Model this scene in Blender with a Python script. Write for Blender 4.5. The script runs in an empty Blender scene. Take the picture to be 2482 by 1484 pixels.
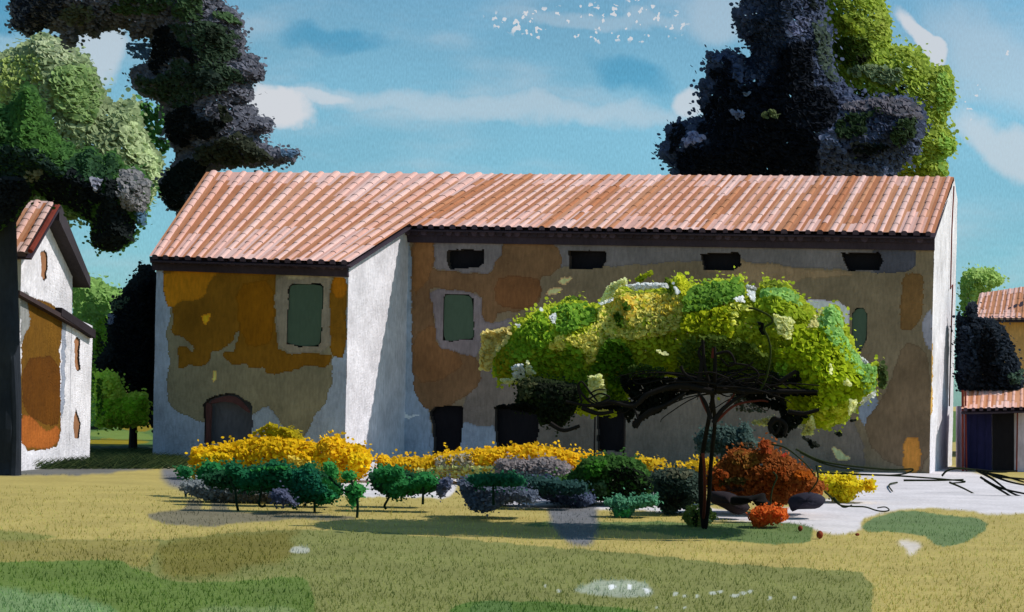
import bpy, math, random
import numpy as np
from mathutils import Vector, Matrix
random.seed(7); rng = np.random.RandomState(7)
sc = bpy.context.scene
W, H = 2482.0, 1484.0
F, CX, CY, TH, EYE = 4000.0, 2000.0, 975.0, math.radians(1.2), 1.6
cs, sn = math.cos(TH), math.sin(TH)

# ------------------------------------------------------------------ camera
cam = bpy.data.cameras.new('camera'); co = bpy.data.objects.new('camera', cam); sc.collection.objects.link(co)
cam.sensor_width = 36; cam.lens = 36*F/W; cam.clip_end = 5000; cam.clip_start = .1
cam.shift_x = -(CX-W/2)/W; cam.shift_y = (CY-H/2)/W
co.matrix_world = Matrix(((cs, -sn, 0, 0), (0, 0, -1, 0), (sn, cs, 0, EYE), (0, 0, 0, 1)))
sc.camera = co

def uv(px, py):
    du, dv = px-CX, CY-py
    return (du*cs-dv*sn)/F, (du*sn+dv*cs)/F
def P(px, py, Y):
    u, v = uv(px, py); return Vector((u*Y, Y, EYE+v*Y))
def G(px, py, z=0.0):                       # point of the ground seen at a pixel
    u, v = uv(px, py); Y = (z-EYE)/v if v < -1e-4 else 400
    Y = min(Y, 400); return Vector((u*Y, Y, z))
def onplane(px, py, o, n):
    u, v = uv(px, py); d = Vector((u, 1, v)); c = Vector((0, 0, EYE))
    t = (o-c).dot(n)/d.dot(n); return c+d*t
def proj(A):
    u = F*A[..., 0]/A[..., 1]; v = F*(A[..., 2]-EYE)/A[..., 1]
    return CX+u*cs+v*sn, CY-(-u*sn+v*cs)

ZO = dict(r1=(0, 0, .3205), r2=(0, 380.4, .5447), r3=(332.9, 380.4, .3204), r4=(332.9, 808.4, .3525), r5=(951, 523, .2883),
          r6=(1141.2, 618.2, .4805), r7=(1521.6, 0, .387), r8=(1997, 380.4, .6407), g1=(0, 1046, .498), g2=(1236.3, 1046, .502),
          b4=(1188.8, 855.9, .2883), b5=(1616.7, 855.9, .3204), rw=(332.9, 589.6, .3396), rl=(1426.5, 523, .364), s=(0, 0, 1))
def Z(k, pts):
    if isinstance(pts, str): v = [float(t) for t in pts.replace(',', ' ').split()]; pts = list(zip(v[::2], v[1::2]))
    a, b, c = ZO[k]; return [(a+x*c, b+y*c) for x, y in pts]

def smooth(poly, it=2, jit=0.0):
    p = list(poly)
    for _ in range(it):
        q = []
        for i in range(len(p)):
            a, b = p[i], p[(i+1) % len(p)]
            q += [(a[0]*.78+b[0]*.22, a[1]*.78+b[1]*.22), (a[0]*.22+b[0]*.78, a[1]*.22+b[1]*.78)]
        p = q
    if jit: p = [(x+random.uniform(-jit, jit), y+random.uniform(-jit, jit)) for x, y in p]
    return p
def inside(poly, x, y):
    x = np.asarray(x, float); y = np.asarray(y, float); r = np.zeros(x.shape, bool); n = len(poly)
    for i in range(n):
        x1, y1 = poly[i]; x2, y2 = poly[(i+1) % n]
        if y1 == y2: continue
        c = ((y1 > y) != (y2 > y)) & (x < (x2-x1)*(y-y1)/(y2-y1)+x1); r ^= c
    return r
def edist(poly, x, y):
    d = np.full(np.shape(x), 1e9); n = len(poly)
    for i in range(n):
        ax, ay = poly[i]; bx, by = poly[(i+1) % n]; ex, ey = bx-ax, by-ay; L = ex*ex+ey*ey+1e-9
        t = np.clip(((x-ax)*ex+(y-ay)*ey)/L, 0, 1); d = np.minimum(d, np.hypot(x-ax-t*ex, y-ay-t*ey))
    return d
_nf = [rng.uniform(-1, 1, (97, 97)) for _ in range(4)]
def nz2(x, y, sc_, k=0):
    x = np.asarray(x)/sc_; y = np.asarray(y)/sc_; xi = np.floor(x).astype(int); yi = np.floor(y).astype(int); fx = x-xi; fy = y-yi
    fx = fx*fx*(3-2*fx); fy = fy*fy*(3-2*fy); g = _nf[k]; a = lambda i, j: g[(xi+i) % 97, (yi+j) % 97]
    return (a(0, 0)*(1-fx)+a(1, 0)*fx)*(1-fy)+(a(0, 1)*(1-fx)+a(1, 1)*fx)*fy
def parea(p): return abs(sum(p[i][0]*p[(i+1) % len(p)][1]-p[(i+1) % len(p)][0]*p[i][1] for i in range(len(p))))/2

# ------------------------------------------------------------------ materials
LIT, SHADE, LEAF = (1.10, 1.14, 1.08), (.275, .338, .32), (.46, .50, .48)
def lin(c): return [((x/255+.055)/1.055)**2.4 if x > 10 else x/255/12.92 for x in c]
_m = {}
def wash(rgb, kind='lit', gr=.15, bl=.21, rough=.9, name=None):
    """paint-like surface: flat pigment, slow blotches, fine upright grain"""
    key = (tuple(rgb), kind, gr, bl)
    if key in _m: return _m[key]
    L = {'lit': LIT, 'shade': SHADE, 'leaf': LEAF, 'leafshade': (.45,.45,.45), 'grass': (1.12, 1.13, 1.14), 'raw': (1, 1, 1)}[kind]
    k_ = {'lit': .93, 'shade': .73, 'leaf': .98, 'leafshade': .8, 'grass': 1.0, 'raw': 1}[kind] if max(rgb) < 205 else {'lit': .95, 'shade': .80, 'leaf': .97, 'leafshade': .8, 'grass': 1.0, 'raw': 1}[kind]
    c = [min(.82, max(.003, a/b)) for a, b in zip(lin([t*k_ for t in rgb]), L)]
    m = bpy.data.materials.new(name or 'paint_%s' % kind); m.use_nodes = True; nt = m.node_tree; N = nt.nodes; K = nt.links
    b = N['Principled BSDF']; b.inputs['Roughness'].default_value = rough; b.inputs['Specular IOR Level'].default_value = .12
    tc = N.new('ShaderNodeTexCoord'); mp = N.new('ShaderNodeMapping'); K.new(tc.outputs['Object'], mp.inputs[0]); mp.inputs['Scale'].default_value = (1, 1, .32)
    fine = N.new('ShaderNodeTexNoise'); fine.inputs['Scale'].default_value = 17; fine.inputs['Detail'].default_value = 3; K.new(mp.outputs[0], fine.inputs[0])
    slow = N.new('ShaderNodeTexNoise'); slow.inputs['Scale'].default_value = 1.1; slow.inputs['Detail'].default_value = 4; slow.inputs['Roughness'].default_value = .6; K.new(tc.outputs['Object'], slow.inputs[0])
    r1 = N.new('ShaderNodeMapRange'); r1.inputs[1].default_value = .3; r1.inputs[2].default_value = .7; r1.inputs[3].default_value = 1-gr; r1.inputs[4].default_value = 1+gr; K.new(fine.outputs[0], r1.inputs[0])
    r2 = N.new('ShaderNodeMapRange'); r2.inputs[1].default_value = .3; r2.inputs[2].default_value = .7; r2.inputs[3].default_value = 1-bl; r2.inputs[4].default_value = 1+bl; K.new(slow.outputs[0], r2.inputs[0])
    mu = N.new('ShaderNodeMath'); mu.operation = 'MULTIPLY'; K.new(r1.outputs[0], mu.inputs[0]); K.new(r2.outputs[0], mu.inputs[1])
    vm = N.new('ShaderNodeVectorMath'); vm.operation = 'SCALE'; vm.inputs[0].default_value = c; K.new(mu.outputs[0], vm.inputs['Scale'])
    K.new(vm.outputs[0], b.inputs['Base Color'])
    bp = N.new('ShaderNodeBump'); bp.inputs['Strength'].default_value = .35; bp.inputs['Distance'].default_value = .01; K.new(fine.outputs[0], bp.inputs['Height']); K.new(bp.outputs[0], b.inputs['Normal'])
    if kind.startswith('leaf') or kind == 'grass':
        tr = N.new('ShaderNodeBsdfTranslucent'); K.new(vm.outputs[0], tr.inputs[0]); mx = N.new('ShaderNodeMixShader'); mx.inputs[0].default_value = .35
        K.new(b.outputs[0], mx.inputs[1]); K.new(tr.outputs[0], mx.inputs[2]); K.new(mx.outputs[0], N['Material Output'].inputs[0])
    _m[key] = m; return m

# ------------------------------------------------------------------ mesh builder
class MB:
    def __init__(s): s.v = []; s.f = []; s.m = []; s.mats = []
    def mi(s, mat):
        if mat not in s.mats: s.mats.append(mat)
        return s.mats.index(mat)
    def add(s, vs, fs, mat):
        o = len(s.v); s.v += [tuple(v) for v in vs]; i = s.mi(mat)
        for f in fs: s.f.append([o+k for k in f]); s.m.append(i)
    def prism(s, front, off, mat, cap=True):         # polygon extruded by a vector
        n = len(front); b = [Vector(p)+off for p in front]
        fs = [list(range(n))]+([list(range(2*n-1, n-1, -1))] if cap else [])+[[i, (i+1) % n, n+(i+1) % n, n+i][::-1] for i in range(n)]
        s.add(list(front)+b, fs, mat)
    def tube(s, pts, r0, r1, mat, k=7):
        pts = [Vector(p) for p in pts]; vs = []; n = len(pts)
        for i, p in enumerate(pts):
            t = (pts[min(i+1, n-1)]-pts[max(i-1, 0)]).normalized(); a = t.cross(Vector((.1, 1, .05))).normalized(); b = t.cross(a)
            r = r0+(r1-r0)*i/max(1, n-1)
            vs += [p+(a*math.cos(q*6.2832/k)+b*math.sin(q*6.2832/k))*r for q in range(k)]
        fs = [[i*k+q, i*k+(q+1) % k, (i+1)*k+(q+1) % k, (i+1)*k+q] for i in range(n-1) for q in range(k)]
        fs += [list(range(k))[::-1], [(n-1)*k+q for q in range(k)]]; s.add(vs, fs, mat)
    def build(s, name, parent=None, loc=None, smoothf=False):
        if parent is not None: base = parent.location
        else: base = loc if loc is not None else Vector((0, 0, 0))
        me = bpy.data.meshes.new(name); me.from_pydata([(a-base[0], b-base[1], c-base[2]) for a, b, c in s.v], [], s.f)
        for m in s.mats: me.materials.append(m)
        me.polygons.foreach_set('material_index', s.m)
        if smoothf: me.polygons.foreach_set('use_smooth', [True]*len(s.f))
        me.update(); o = bpy.data.objects.new(name, me); sc.collection.objects.link(o)
        if parent is not None: o.parent = parent
        else: o.location = base
        return o
def tag(o, label, cat, group=None, kind=None):
    if label: o['label'] = label
    if cat: o['category'] = cat
    if group: o['group'] = group
    if kind: o['kind'] = kind
    return o
def empty(name, loc, label, cat, group=None):
    o = bpy.data.objects.new(name, None); o.location = loc; o.empty_display_size = .2; sc.collection.objects.link(o); return tag(o, label, cat, group)

def spline(p, n=6):
    out = []
    for i in range(len(p)-1):
        a = p[max(i-1, 0)]; b = p[i]; c = p[i+1]; d = p[min(i+2, len(p)-1)]
        for k in range(n):
            t = k/n; out.append(tuple(.5*((2*b[j])+(-a[j]+c[j])*t+(2*a[j]-5*b[j]+4*c[j]-d[j])*t*t+(-a[j]+3*b[j]-3*c[j]+d[j])*t**3) for j in (0, 1)))
    out.append(tuple(p[-1])); return out

SUN_AZ, SUN_EL = math.radians(12), math.radians(47)
SD = np.array([math.cos(SUN_AZ)*math.cos(SUN_EL), math.sin(SUN_AZ)*math.cos(SUN_EL), math.sin(SUN_EL)])
# ------------------------------------------------------------------ foliage: thousands of small leaf dabs through a volume
def dabs(mb, px, py, Y, size, mat, asp=.55):
    n = len(px)
    if n == 0: return
    u = ((px-CX)*cs-(CY-py)*sn)/F; v = ((px-CX)*sn+(CY-py)*cs)/F
    C = np.stack([u*Y, Y, EYE+v*Y], 1)
    nr = rng.normal(size=(n, 3)); nr /= np.linalg.norm(nr, axis=1)[:, None]
    nr = nr*.55+SD*.55+np.array([0, -.5, .15]); nr /= np.linalg.norm(nr, axis=1)[:, None]
    a = np.cross(nr, rng.normal(size=(n, 3))); a /= np.linalg.norm(a, axis=1)[:, None]; b = np.cross(nr, a)
    s = (size*Y/F*rng.uniform(.7, 1.3, n))[:, None]
    prof = [(-.5, 0), (-.28, .42), (.1, .5), (.5, .12), (.42, -.22), (0, -.5), (-.34, -.38)]
    V = np.stack([C+a*s*x+b*s*asp*2*y*.9 for x, y in prof], 1).reshape(-1, 3)
    o = len(mb.v); mb.v += [tuple(r) for r in V.tolist()]; i = mb.mi(mat); k = len(prof)
    mb.f += [list(range(o+q*k, o+q*k+k)) for q in range(n)]; mb.m += [i]*n
def sample(poly, n):
    xs = [p[0] for p in poly]; ys = [p[1] for p in poly]; X = []; Yy = []; c = 0
    for _ in range(40):
        x = rng.uniform(min(xs), max(xs), n*2); y = rng.uniform(min(ys), max(ys), n*2); k = inside(poly, x, y)
        X.append(x[k]); Yy.append(y[k]); c += k.sum()
        if c >= n: break
    return np.concatenate(X)[:n], np.concatenate(Yy)[:n]
class Crown:
    def __init__(s, poly, Y, T, size=17, rgb=(80, 80, 80), cover=6, kind='leaf', soft=.35):
        size = size*.8; s.mb = MB(); s.base = poly; s.Y = Y; s.T = T; s.size = size; s.kind = kind; s.k = 0
        xs = [p[0] for p in poly]; ys = [p[1] for p in poly]; s.D = soft*min(max(xs)-min(xs), max(ys)-min(ys))
        n = int(parea(poly)/(size*size*.42)*cover); x, y = sample(poly, n); d = edist(poly, x, y)
        ok = d > size*.22; x, y, d = x[ok], y[ok], d[ok]; pr = s.prof(d)
        m = wash(rgb, kind)
        dabs(s.mb, x, y, s.Y+s.T*pr*rng.uniform(-1, 1, len(x)), size, m)
        ed = d < size*1.1; ex, ey = x[ed], y[ed]                    # loose leaves and gaps along the outline
        if len(ex): dabs(s.mb, ex+rng.normal(0, size*.75, len(ex)), ey+rng.normal(0, size*.75, len(ex)), s.Y+rng.uniform(-.3, .3, len(ex))*s.T*.5, size*.62, m)
        s.patch(poly, rgb, cover=2.2)
    def prof(s, d): return np.sqrt(np.clip(1-(1-np.clip(d/s.D, 0, 1))**2, 0, 1))
    def patch(s, poly, rgb, cover=3.2, size=None, kind=None):
        size = size*.85 if size else s.size*.85; s.k += 1
        n = max(6, int(parea(poly)/(size*size*.42)*cover)); x, y = sample(poly, n)
        if len(x) == 0: return
        de = edist(poly, x, y); ok = de > size*.28; 
        if ok.sum() < 5: ok = de > -1
        x, y = x[ok], y[ok]
        ib = inside(s.base, x, y); d = np.where(ib, edist(s.base, x, y), 0)
        Y = s.Y-s.T*s.prof(d)-.0045*s.Y/10*s.k-rng.uniform(0, .07, len(x))
        dabs(s.mb, x, y, Y, size, wash(rgb, kind or s.kind))
    def hole(s, poly): pass
    def build(s, name, parent): return s.mb.build(name, parent)
def lump(mb, poly, Y, T, mat, smooth_it=1):
    """rounded solid bounded by a traced outline"""
    p = smooth(poly, smooth_it); cx = sum(a for a, b in p)/len(p); cy = sum(b for a, b in p)/len(p); n = len(p)
    rings = [(-1, .0), (-.94, .34), (-.7, .7), (-.35, .93), (0, 1), (.5, .85), (.9, .4)]
    vs = []
    sd_ = random.uniform(0, 50)
    for d, s in rings:
        for x, y in p:
            j = 1+.11*float(nz2(x*3+sd_*9, y*3+d*40, 45))+.03*random.uniform(-1, 1); dd = d+.14*float(nz2(x+sd_*7, y+d*30, 14, 1)); vs.append(P(cx+(x-cx)*s*j, cy+(y-cy)*s*(1+(j-1)*.5), Y+dd*T))
    fs = [[i*n+k, i*n+(k+1) % n, (i+1)*n+(k+1) % n, (i+1)*n+k] for i in range(len(rings)-1) for k in range(n)]
    fs.append([(len(rings)-1)*n+k for k in range(n)]); mb.add(vs, fs, mat)

# ================================================================== GROUND
gm = MB()
tan = wash((198, 181, 104)); R = 1500
GP = [  # zoom key, outline, colour  (painted in this order, each a sheet above the last)
 ('s', '-900 960, 900 960, 3300 1010, 3300 1060, 1200 1085, 0 1082, -900 1075', (96, 128, 60)),
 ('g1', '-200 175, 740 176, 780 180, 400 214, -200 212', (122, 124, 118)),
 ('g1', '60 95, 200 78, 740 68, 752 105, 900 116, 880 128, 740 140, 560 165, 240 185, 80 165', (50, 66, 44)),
 ('s', '900 1088, 1300 1070, 1750 1085, 1760 1128, 1500 1118, 1200 1112, 1000 1150, 890 1150', (216, 214, 214)),
 ('r2', '510 1203, 600 1200, 680 1160, 705 1165, 700 1215, 600 1228', (150, 130, 15)),
 ('r2', '375 1232, 420 1218, 560 1222, 660 1232, 690 1262, 560 1268, 440 1248', (125, 150, 65)),
 ('r2', '258 1275, 330 1262, 550 1254, 690 1268, 560 1282, 270 1296', (158, 142, 10)),
 ('g1', '780 175, 880 180, 930 260, 1010 240, 1330 265, 1420 300, 1400 330, 1100 312, 990 300, 880 290, 800 250', (128, 130, 132)),  # shade behind the leafy plants, painted as grey ground
 ('g1', '905 238, 992 240, 990 295, 908 291', (226, 224, 226)),
 ('g1', '1780 150, 1840 120, 2220 200, 2230 240, 2200 330, 1990 320, 1780 320, 1560 300, 1480 260', (214, 211, 208)),
 ('g1', '1000 298, 1320 298, 1430 330, 1380 350, 1240 330, 1110 348, 1030 330', (112, 108, 92)),
 ('g1', '715 395, 900 386, 905 345, 930 328, 982 336, 978 380, 1022 385, 1028 330, 1100 338, 1108 385, 1300 396, 1500 394, 1730 414, 1720 432, 1450 428, 1200 442, 1000 465, 820 452, 735 428', (134, 128, 102)),  # shadow of the plant row, painted into the ground colour
 ('g2', '-140 215, 100 200, 700 260, 900 360, 1150 400, 1300 380, 1440 350, 1670 290, 1700 120, 1840 120, 2030 150, 2482 260, 2700 280, 2700 400, 2470 392, 2280 402, 2240 380, 1990 368, 1800 395, 1690 420, 1700 480, 1520 502, 1440 450, 1100 440, 700 380, 200 372, -100 360', (216, 212, 210)),
 ('g2', '-120 250, 60 230, 240 300, 420 350, 400 380, 260 375, 180 330, 60 345, -100 330', (112, 120, 140)),  # blue-grey shadow wash painted on the ground
 ('g2', '20 445, 250 430, 900 440, 1150 445, 1260 432, 1480 455, 1455 478, 1448 540, 1300 545, 1180 542, 1000 520, 800 505, 600 478, 200 465', (112, 134, 76)),
 ('g2', '1700 478, 1712 445, 1760 412, 1860 392, 1960 384, 2040 400, 2230 412, 2316 440, 2290 480, 2240 512, 2200 540, 2092 562, 2040 545, 2010 515, 1950 498, 1850 488, 1745 492', (118, 142, 90)),
 ('g2', '175 350, 420 345, 425 440, 400 520, 380 558, 290 552, 240 510, 190 440', (128, 130, 132)),  # soft blue-grey shadow blotch, put into the ground colour
 ('g2', '1860 520, 1960 530, 1990 560, 1930 605, 1905 560', (212, 204, 190)),
 ('g1', '-300 470, 60 483, 295 510, 220 525, 60 545, -300 550', (152, 154, 82)),
 ('g1', '-600 524, 370 530, 760 530, 960 515, 1200 486, 1500 475, 2000 500, 2482 545, 3050 592, 3600 648, 4180 680, 4215 700, 4250 760, 4240 900, 4300 1100, -600 1100', (142, 146, 82)),
 ('g1', '-600 530, 370 530, 760 530, 780 545, 750 610, 710 665, 600 645, -600 640', (162, 152, 82)),
 ('g1', '760 535, 1200 490, 1480 480, 1400 520, 1440 560, 1400 640, 1200 660, 1100 700, 800 715, 770 640', (132, 126, 58)),
 ('g1', '-600 640, 200 632, 590 624, 640 665, 740 690, 790 728, 1050 735, 1250 725, 1380 708, 1485 705, 1530 780, 1535 1100, -600 1100', (112, 136, 62)),
 ('g1', '-600 790, 60 760, 160 800, 300 790, 440 830, 560 860, 700 1100, -600 1100', (134, 164, 106)),
 ('g1', '930 868, 1060 850, 1190 860, 1480 850, 1490 1100, 900 1100', (140, 160, 96)),
 ('g2', '-300 828, 0 824, 150 820, 290 832, 480 852, 680 872, 720 1000, -300 1000', (98, 128, 56)),
 ('g1', '2280 870, 2330 835, 2420 826, 2500 832, 2500 1000, 2250 1000', (100, 130, 66)),
 ('g1', '1418 566, 1430 558, 1504 560, 1502 590, 1440 594, 1405 588', (196, 200, 178)),
 ('g2', '290 765, 380 735, 450 718, 540 715, 640 722, 684 750, 688 790, 640 802, 500 800, 380 790', (176, 186, 158)),
 ('g2', '470 740, 495 735, 505 760, 480 768', (228, 232, 226)),
 ('g2', '570 732, 585 738, 578 768, 566 760', (228, 232, 226)),
 ('g2', '645 758, 668 760, 670 785, 655 785', (228, 232, 226)),
]
for (x, y, w) in [(800, 780, 20), (845, 790, 12), (905, 795, 10), (975, 782, 22), (1015, 775, 18), (1090, 795, 22), (1130, 785, 18), (1165, 778, 14), (1255, 800, 12), (1370, 800, 9), (230, 770, 12), (170, 745, 7), (840, 852, 8), (700, 850, 6)]:
    GP.append(('g2', [(x-w, y-3), (x, y-9), (x+w, y-5), (x+w*.6, y+8), (x-w*.5, y+10)], (196, 204, 184)))
SOFT = {1: 8, 3: 6, 7: 22, 8: 4, 9: 7, 10: 14, 11: 7, 12: 9, 13: 16, 14: 4, 15: 4, 16: 20, 17: 14, 18: 7, 19: 2.5, 20: 9, 21: 30, 22: 3.5, 23: 26, 24: 9, 25: 4, 26: 4, 27: 5, 28: 9}
GPS = []
qs = np.arange(730, 14, -1.8); Yr = F*EYE/qs; us = (np.arange(-500, 3100, 4.6)-CX)/F
YY, UU = np.meshgrid(Yr, us, indexing='ij'); GX = UU*YY
GV = np.stack([GX, YY, .02*np.sin(GX*.7+1)*np.sin(YY*.55)*np.clip((YY-9)/20, 0, 1)*0+0*GX], -1)
gpx, gpy = proj(GV); jx = gpx+5*nz2(gpx, gpy*2, 33)+2.5*nz2(gpx, gpy, 9, 1); jy = gpy+3*nz2(gpx, gpy*2, 37, 2)+1.6*nz2(gpx, gpy, 8, 3)
def galb(rgb): return np.array([min(.82, max(.003, p/q)) for p, q in zip(lin([t*(.98 if max(rgb) > 205 else .885) for t in rgb]), LIT)])
GC = np.ones(GX.shape+(3,))*galb((198, 181, 104))
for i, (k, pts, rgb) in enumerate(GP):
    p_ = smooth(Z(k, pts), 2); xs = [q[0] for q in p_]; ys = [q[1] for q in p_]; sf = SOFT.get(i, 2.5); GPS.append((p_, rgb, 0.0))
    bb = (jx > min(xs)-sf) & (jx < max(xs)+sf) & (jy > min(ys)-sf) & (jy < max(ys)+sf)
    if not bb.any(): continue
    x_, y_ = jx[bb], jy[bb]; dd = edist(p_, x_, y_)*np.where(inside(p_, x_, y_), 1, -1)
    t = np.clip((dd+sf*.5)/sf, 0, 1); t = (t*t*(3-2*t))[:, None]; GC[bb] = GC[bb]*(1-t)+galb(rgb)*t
def vcol_mat():
    m = wash((198, 181, 104), 'lit', .13, .13).copy(); m.name = 'soil_turf_painted_shade'; nt = m.node_tree; at = nt.nodes.new('ShaderNodeAttribute'); at.attribute_name = 'Col'  # vertex colours hold soil, turf and painted plant shadows
    for n_ in nt.nodes:
        if n_.type == 'VECT_MATH': nt.links.new(at.outputs['Color'], n_.inputs[0])
    return m
def grid_mesh(name, V, C, mat):
    a_, b_ = V.shape[:2]; me = bpy.data.meshes.new(name); me.vertices.add(a_*b_); me.vertices.foreach_set('co', V.reshape(-1).astype(np.float32))
    idx = np.arange(a_*b_).reshape(a_, b_); q = np.stack([idx[:-1, :-1], idx[:-1, 1:], idx[1:, 1:], idx[1:, :-1]], -1).reshape(-1)
    nf = len(q)//4; me.loops.add(len(q)); me.loops.foreach_set('vertex_index', q.astype(np.int32)); me.polygons.add(nf)
    me.polygons.foreach_set('loop_start', (np.arange(nf)*4).astype(np.int32)); me.polygons.foreach_set('loop_total', np.full(nf, 4, np.int32))
    me.update(calc_edges=True); at = me.color_attributes.new('Col', 'FLOAT_COLOR', 'POINT'); at.data.foreach_set('color', np.concatenate([C, np.ones(C.shape[:2]+(1,))], -1).reshape(-1).astype(np.float32))
    me.materials.append(mat); me.validate(); o = bpy.data.objects.new(name, me); sc.collection.objects.link(o); return o
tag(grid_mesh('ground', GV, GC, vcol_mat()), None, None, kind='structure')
gm = MB(); gm.add([(-R, -200, -.03), (R, -200, -.03), (R, R, -.03), (-R, R, -.03)], [[0, 1, 2, 3]], tan); tag(gm.build('terrain'), None, None, kind='structure')

# short grass over the near field, tinted like the ground patch below, painted shade included
ga = MB(); n = 30000
px = rng.uniform(-40, 2520, n); py = 1150+(rng.uniform(0, 1, n)**1.0)*345
col = np.full(n, -1)
for i, (s, rgb, z) in enumerate(GPS): col[inside(s, px, py)] = i
pale = [i for i, (s, rgb, z) in enumerate(GPS) if min(rgb) > 180]
for i in range(n):
    c = col[i]
    if c in pale: continue
    rgb = GPS[c][1] if c >= 0 else (198, 181, 104)
    if c < 0 and py[i] < 1180: continue
    q = random.choice((1.0, 1.05, 1.12)); m = wash(tuple(int(min(204, t*q)) for t in rgb), 'grass')
    b = G(px[i], py[i], GPS[c][2] if c >= 0 else 0); h = random.uniform(.02, .05); w = random.uniform(.003, .006); a = random.uniform(-1.2, 1.2); lx = random.uniform(-.6, .6)*h
    dx, dy = math.cos(a)*w, math.sin(a)*w
    ga.add([(b.x-dx, b.y-dy, b.z), (b.x+dx, b.y+dy, b.z), (b.x+lx, b.y-h*.2, b.z+h)], [[0, 1, 2]], m)
tag(ga.build('grass'), 'short dry and green grass covering the open foreground', 'grass', kind='stuff')
# dark rough grass before the white gable house
gb = MB(); dg = [wash((44, 62, 36), 'leaf'), wash((30, 44, 28), 'leaf'), wash((70, 84, 50), 'leaf')]
for i in range(11000):
    x = random.uniform(-10, 450); y = random.uniform(1092, 1137)
    if random.random() < (x-330)/140: continue
    b = G(x, y, .01); h = random.uniform(.06, .2)*(1+.9*(y > 1114)); a = random.uniform(-.8, .8); s = random.uniform(.15, .5)*random.choice((1, 1, -1))
    gb.add([(b.x-.02, b.y, b.z), (b.x+.02, b.y, b.z), (b.x+s, b.y+a*.1, b.z+h*.6)], [[0, 1, 2]], random.choice(dg))
tag(gb.build('rough_grass'), 'dark flattened rough grass in front of the white gable house', 'grass', kind='stuff')

# ================================================================== FARMHOUSE
A0 = G(2256, 1150); A0 = Vector(((2256-CX)/F*38.2, 38.2, 0)); A1 = Vector(((988-CX)/F*40.4, 40.4, 0))
es = (A0-A1).normalized(); eq = Vector((-es.y, es.x, 0)); LS = (A0-A1).length
def B(s, q, z): return A1+es*s+eq*q+Vector((0, 0, z))
fn = -eq
def sz(px, py, q):                                  # building coordinates of a pixel on plane q
    p = onplane(px, py, A1+eq*q, fn); return (p-A1).dot(es), p.z
QW, QR, QB = -3.3, 4.6, 5.5
house = empty('farmhouse', B(LS/2, 2, 0), 'long farmhouse with faded pink tiled roof, peeling ochre plaster and projecting left wing', 'farmhouse')
sRidL, zRidL = sz(500, 418, QR); sRidR, zRidR = sz(2311, 430, QR)
sWL, _ = sz(376, 800, QW); sWR, _ = sz(842, 800, QW)
zE0 = sz(990, 552, -.3)[1]; zE1 = sz(2262, 570, -.3)[1]; zW0 = sz(365, 618, QW-.3)[1]; zW1 = sz(848, 634, QW-.3)[1]

def wallgrid(mb, pt, s0, s1, z1f, cell, base, patches, holes, amp=.012, zbot=-.05, inner=None, depthv=None):
    """fine plaster sheet: pt(s,z)->world ; z1f(s) top height. patches = (outline px, rgb); holes leave real recesses"""
    ns = int((s1-s0)/cell)+1; S = np.linspace(s0, s1, ns+1); zt = np.array([z1f(s) for s in S]); nz = int((max(zt)-zbot)/cell)+1
    V = np.zeros((ns+1, nz+1, 3)); 
    o = np.array(pt(0, 0)); ds = np.array(pt(1, 0))-o; dz = np.array(pt(0, 1))-o; nn = np.cross(ds, dz); nn /= np.linalg.norm(nn)
    T = np.linspace(0, 1, nz+1)
    SS = S[:, None]*np.ones(nz+1); ZZ = zbot+(zt[:, None]-zbot)*T[None, :]
    rough = (np.sin(SS*2.1+1)*np.cos(ZZ*2.7)+.6*np.sin(SS*6.3+ZZ*4)+.35*rng.normal(size=SS.shape))*amp*.5
    V = o+SS[..., None]*ds+ZZ[..., None]*dz+rough[..., None]*nn
    C = (V[:-1, :-1]+V[1:, 1:])/2; px, py = proj(C)
    jx = px+2.6*nz2(px, py, 19)+1.5*nz2(px, py, 6, 1); jy = py+2.6*nz2(px, py, 19, 2)+1.5*nz2(px, py, 6, 3)
    M = np.full(C.shape[:2], mb.mi(wash(base[0], base[1])))
    for it in patches:
        poly, rgb = it[0], it[1]; k = it[2] if len(it) > 2 else base[1]; poly = smooth(poly, 1)
        m = inside(poly, jx, jy); M[m] = mb.mi(wash(rgb, k))
        e = m.copy(); e[1:] &= m[:-1]; e[:-1] &= m[1:]; e[:, 1:] &= m[:, :-1]; e[:, :-1] &= m[:, 1:]
        rim = m & ~e; M[rim] = mb.mi(wash(tuple(int(t*.90) for t in rgb), k))
    Hm = np.zeros(C.shape[:2], bool)
    for h in holes: Hm |= inside(h, px+(jx-px)*.45, py+(jy-py)*.45)
    off = len(mb.v); mb.v += [tuple(r) for r in V.reshape(-1, 3).tolist()]; w = nz+1
    I, J = np.nonzero(~Hm)
    for i, j in zip(I.tolist(), J.tolist()): mb.f.append([off+i*w+j, off+(i+1)*w+j, off+(i+1)*w+j+1, off+i*w+j+1]); mb.m.append(int(M[i, j]))
    # reveals of the openings
    dep = -nn*.22; rm = mb.mi(wash((52, 50, 46), 'shade'))
    def q(a, b):
        k = len(mb.v); pa, pb = V[a], V[b]; mb.v += [tuple(pa), tuple(pb), tuple(pb+dep), tuple(pa+dep)]; mb.f.append([k, k+1, k+2, k+3]); mb.m.append(rm)
    I, J = np.nonzero(Hm)
    for i, j in zip(I.tolist(), J.tolist()):
        if i == 0 or not Hm[i-1, j]: q((i, j), (i, j+1))
        if i == Hm.shape[0]-1 or not Hm[i+1, j]: q((i+1, j), (i+1, j+1))
        if j == 0 or not Hm[i, j-1]: q((i, j), (i+1, j))
        if j == Hm.shape[1]-1 or not Hm[i, j+1]: q((i, j+1), (i+1, j+1))

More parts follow.
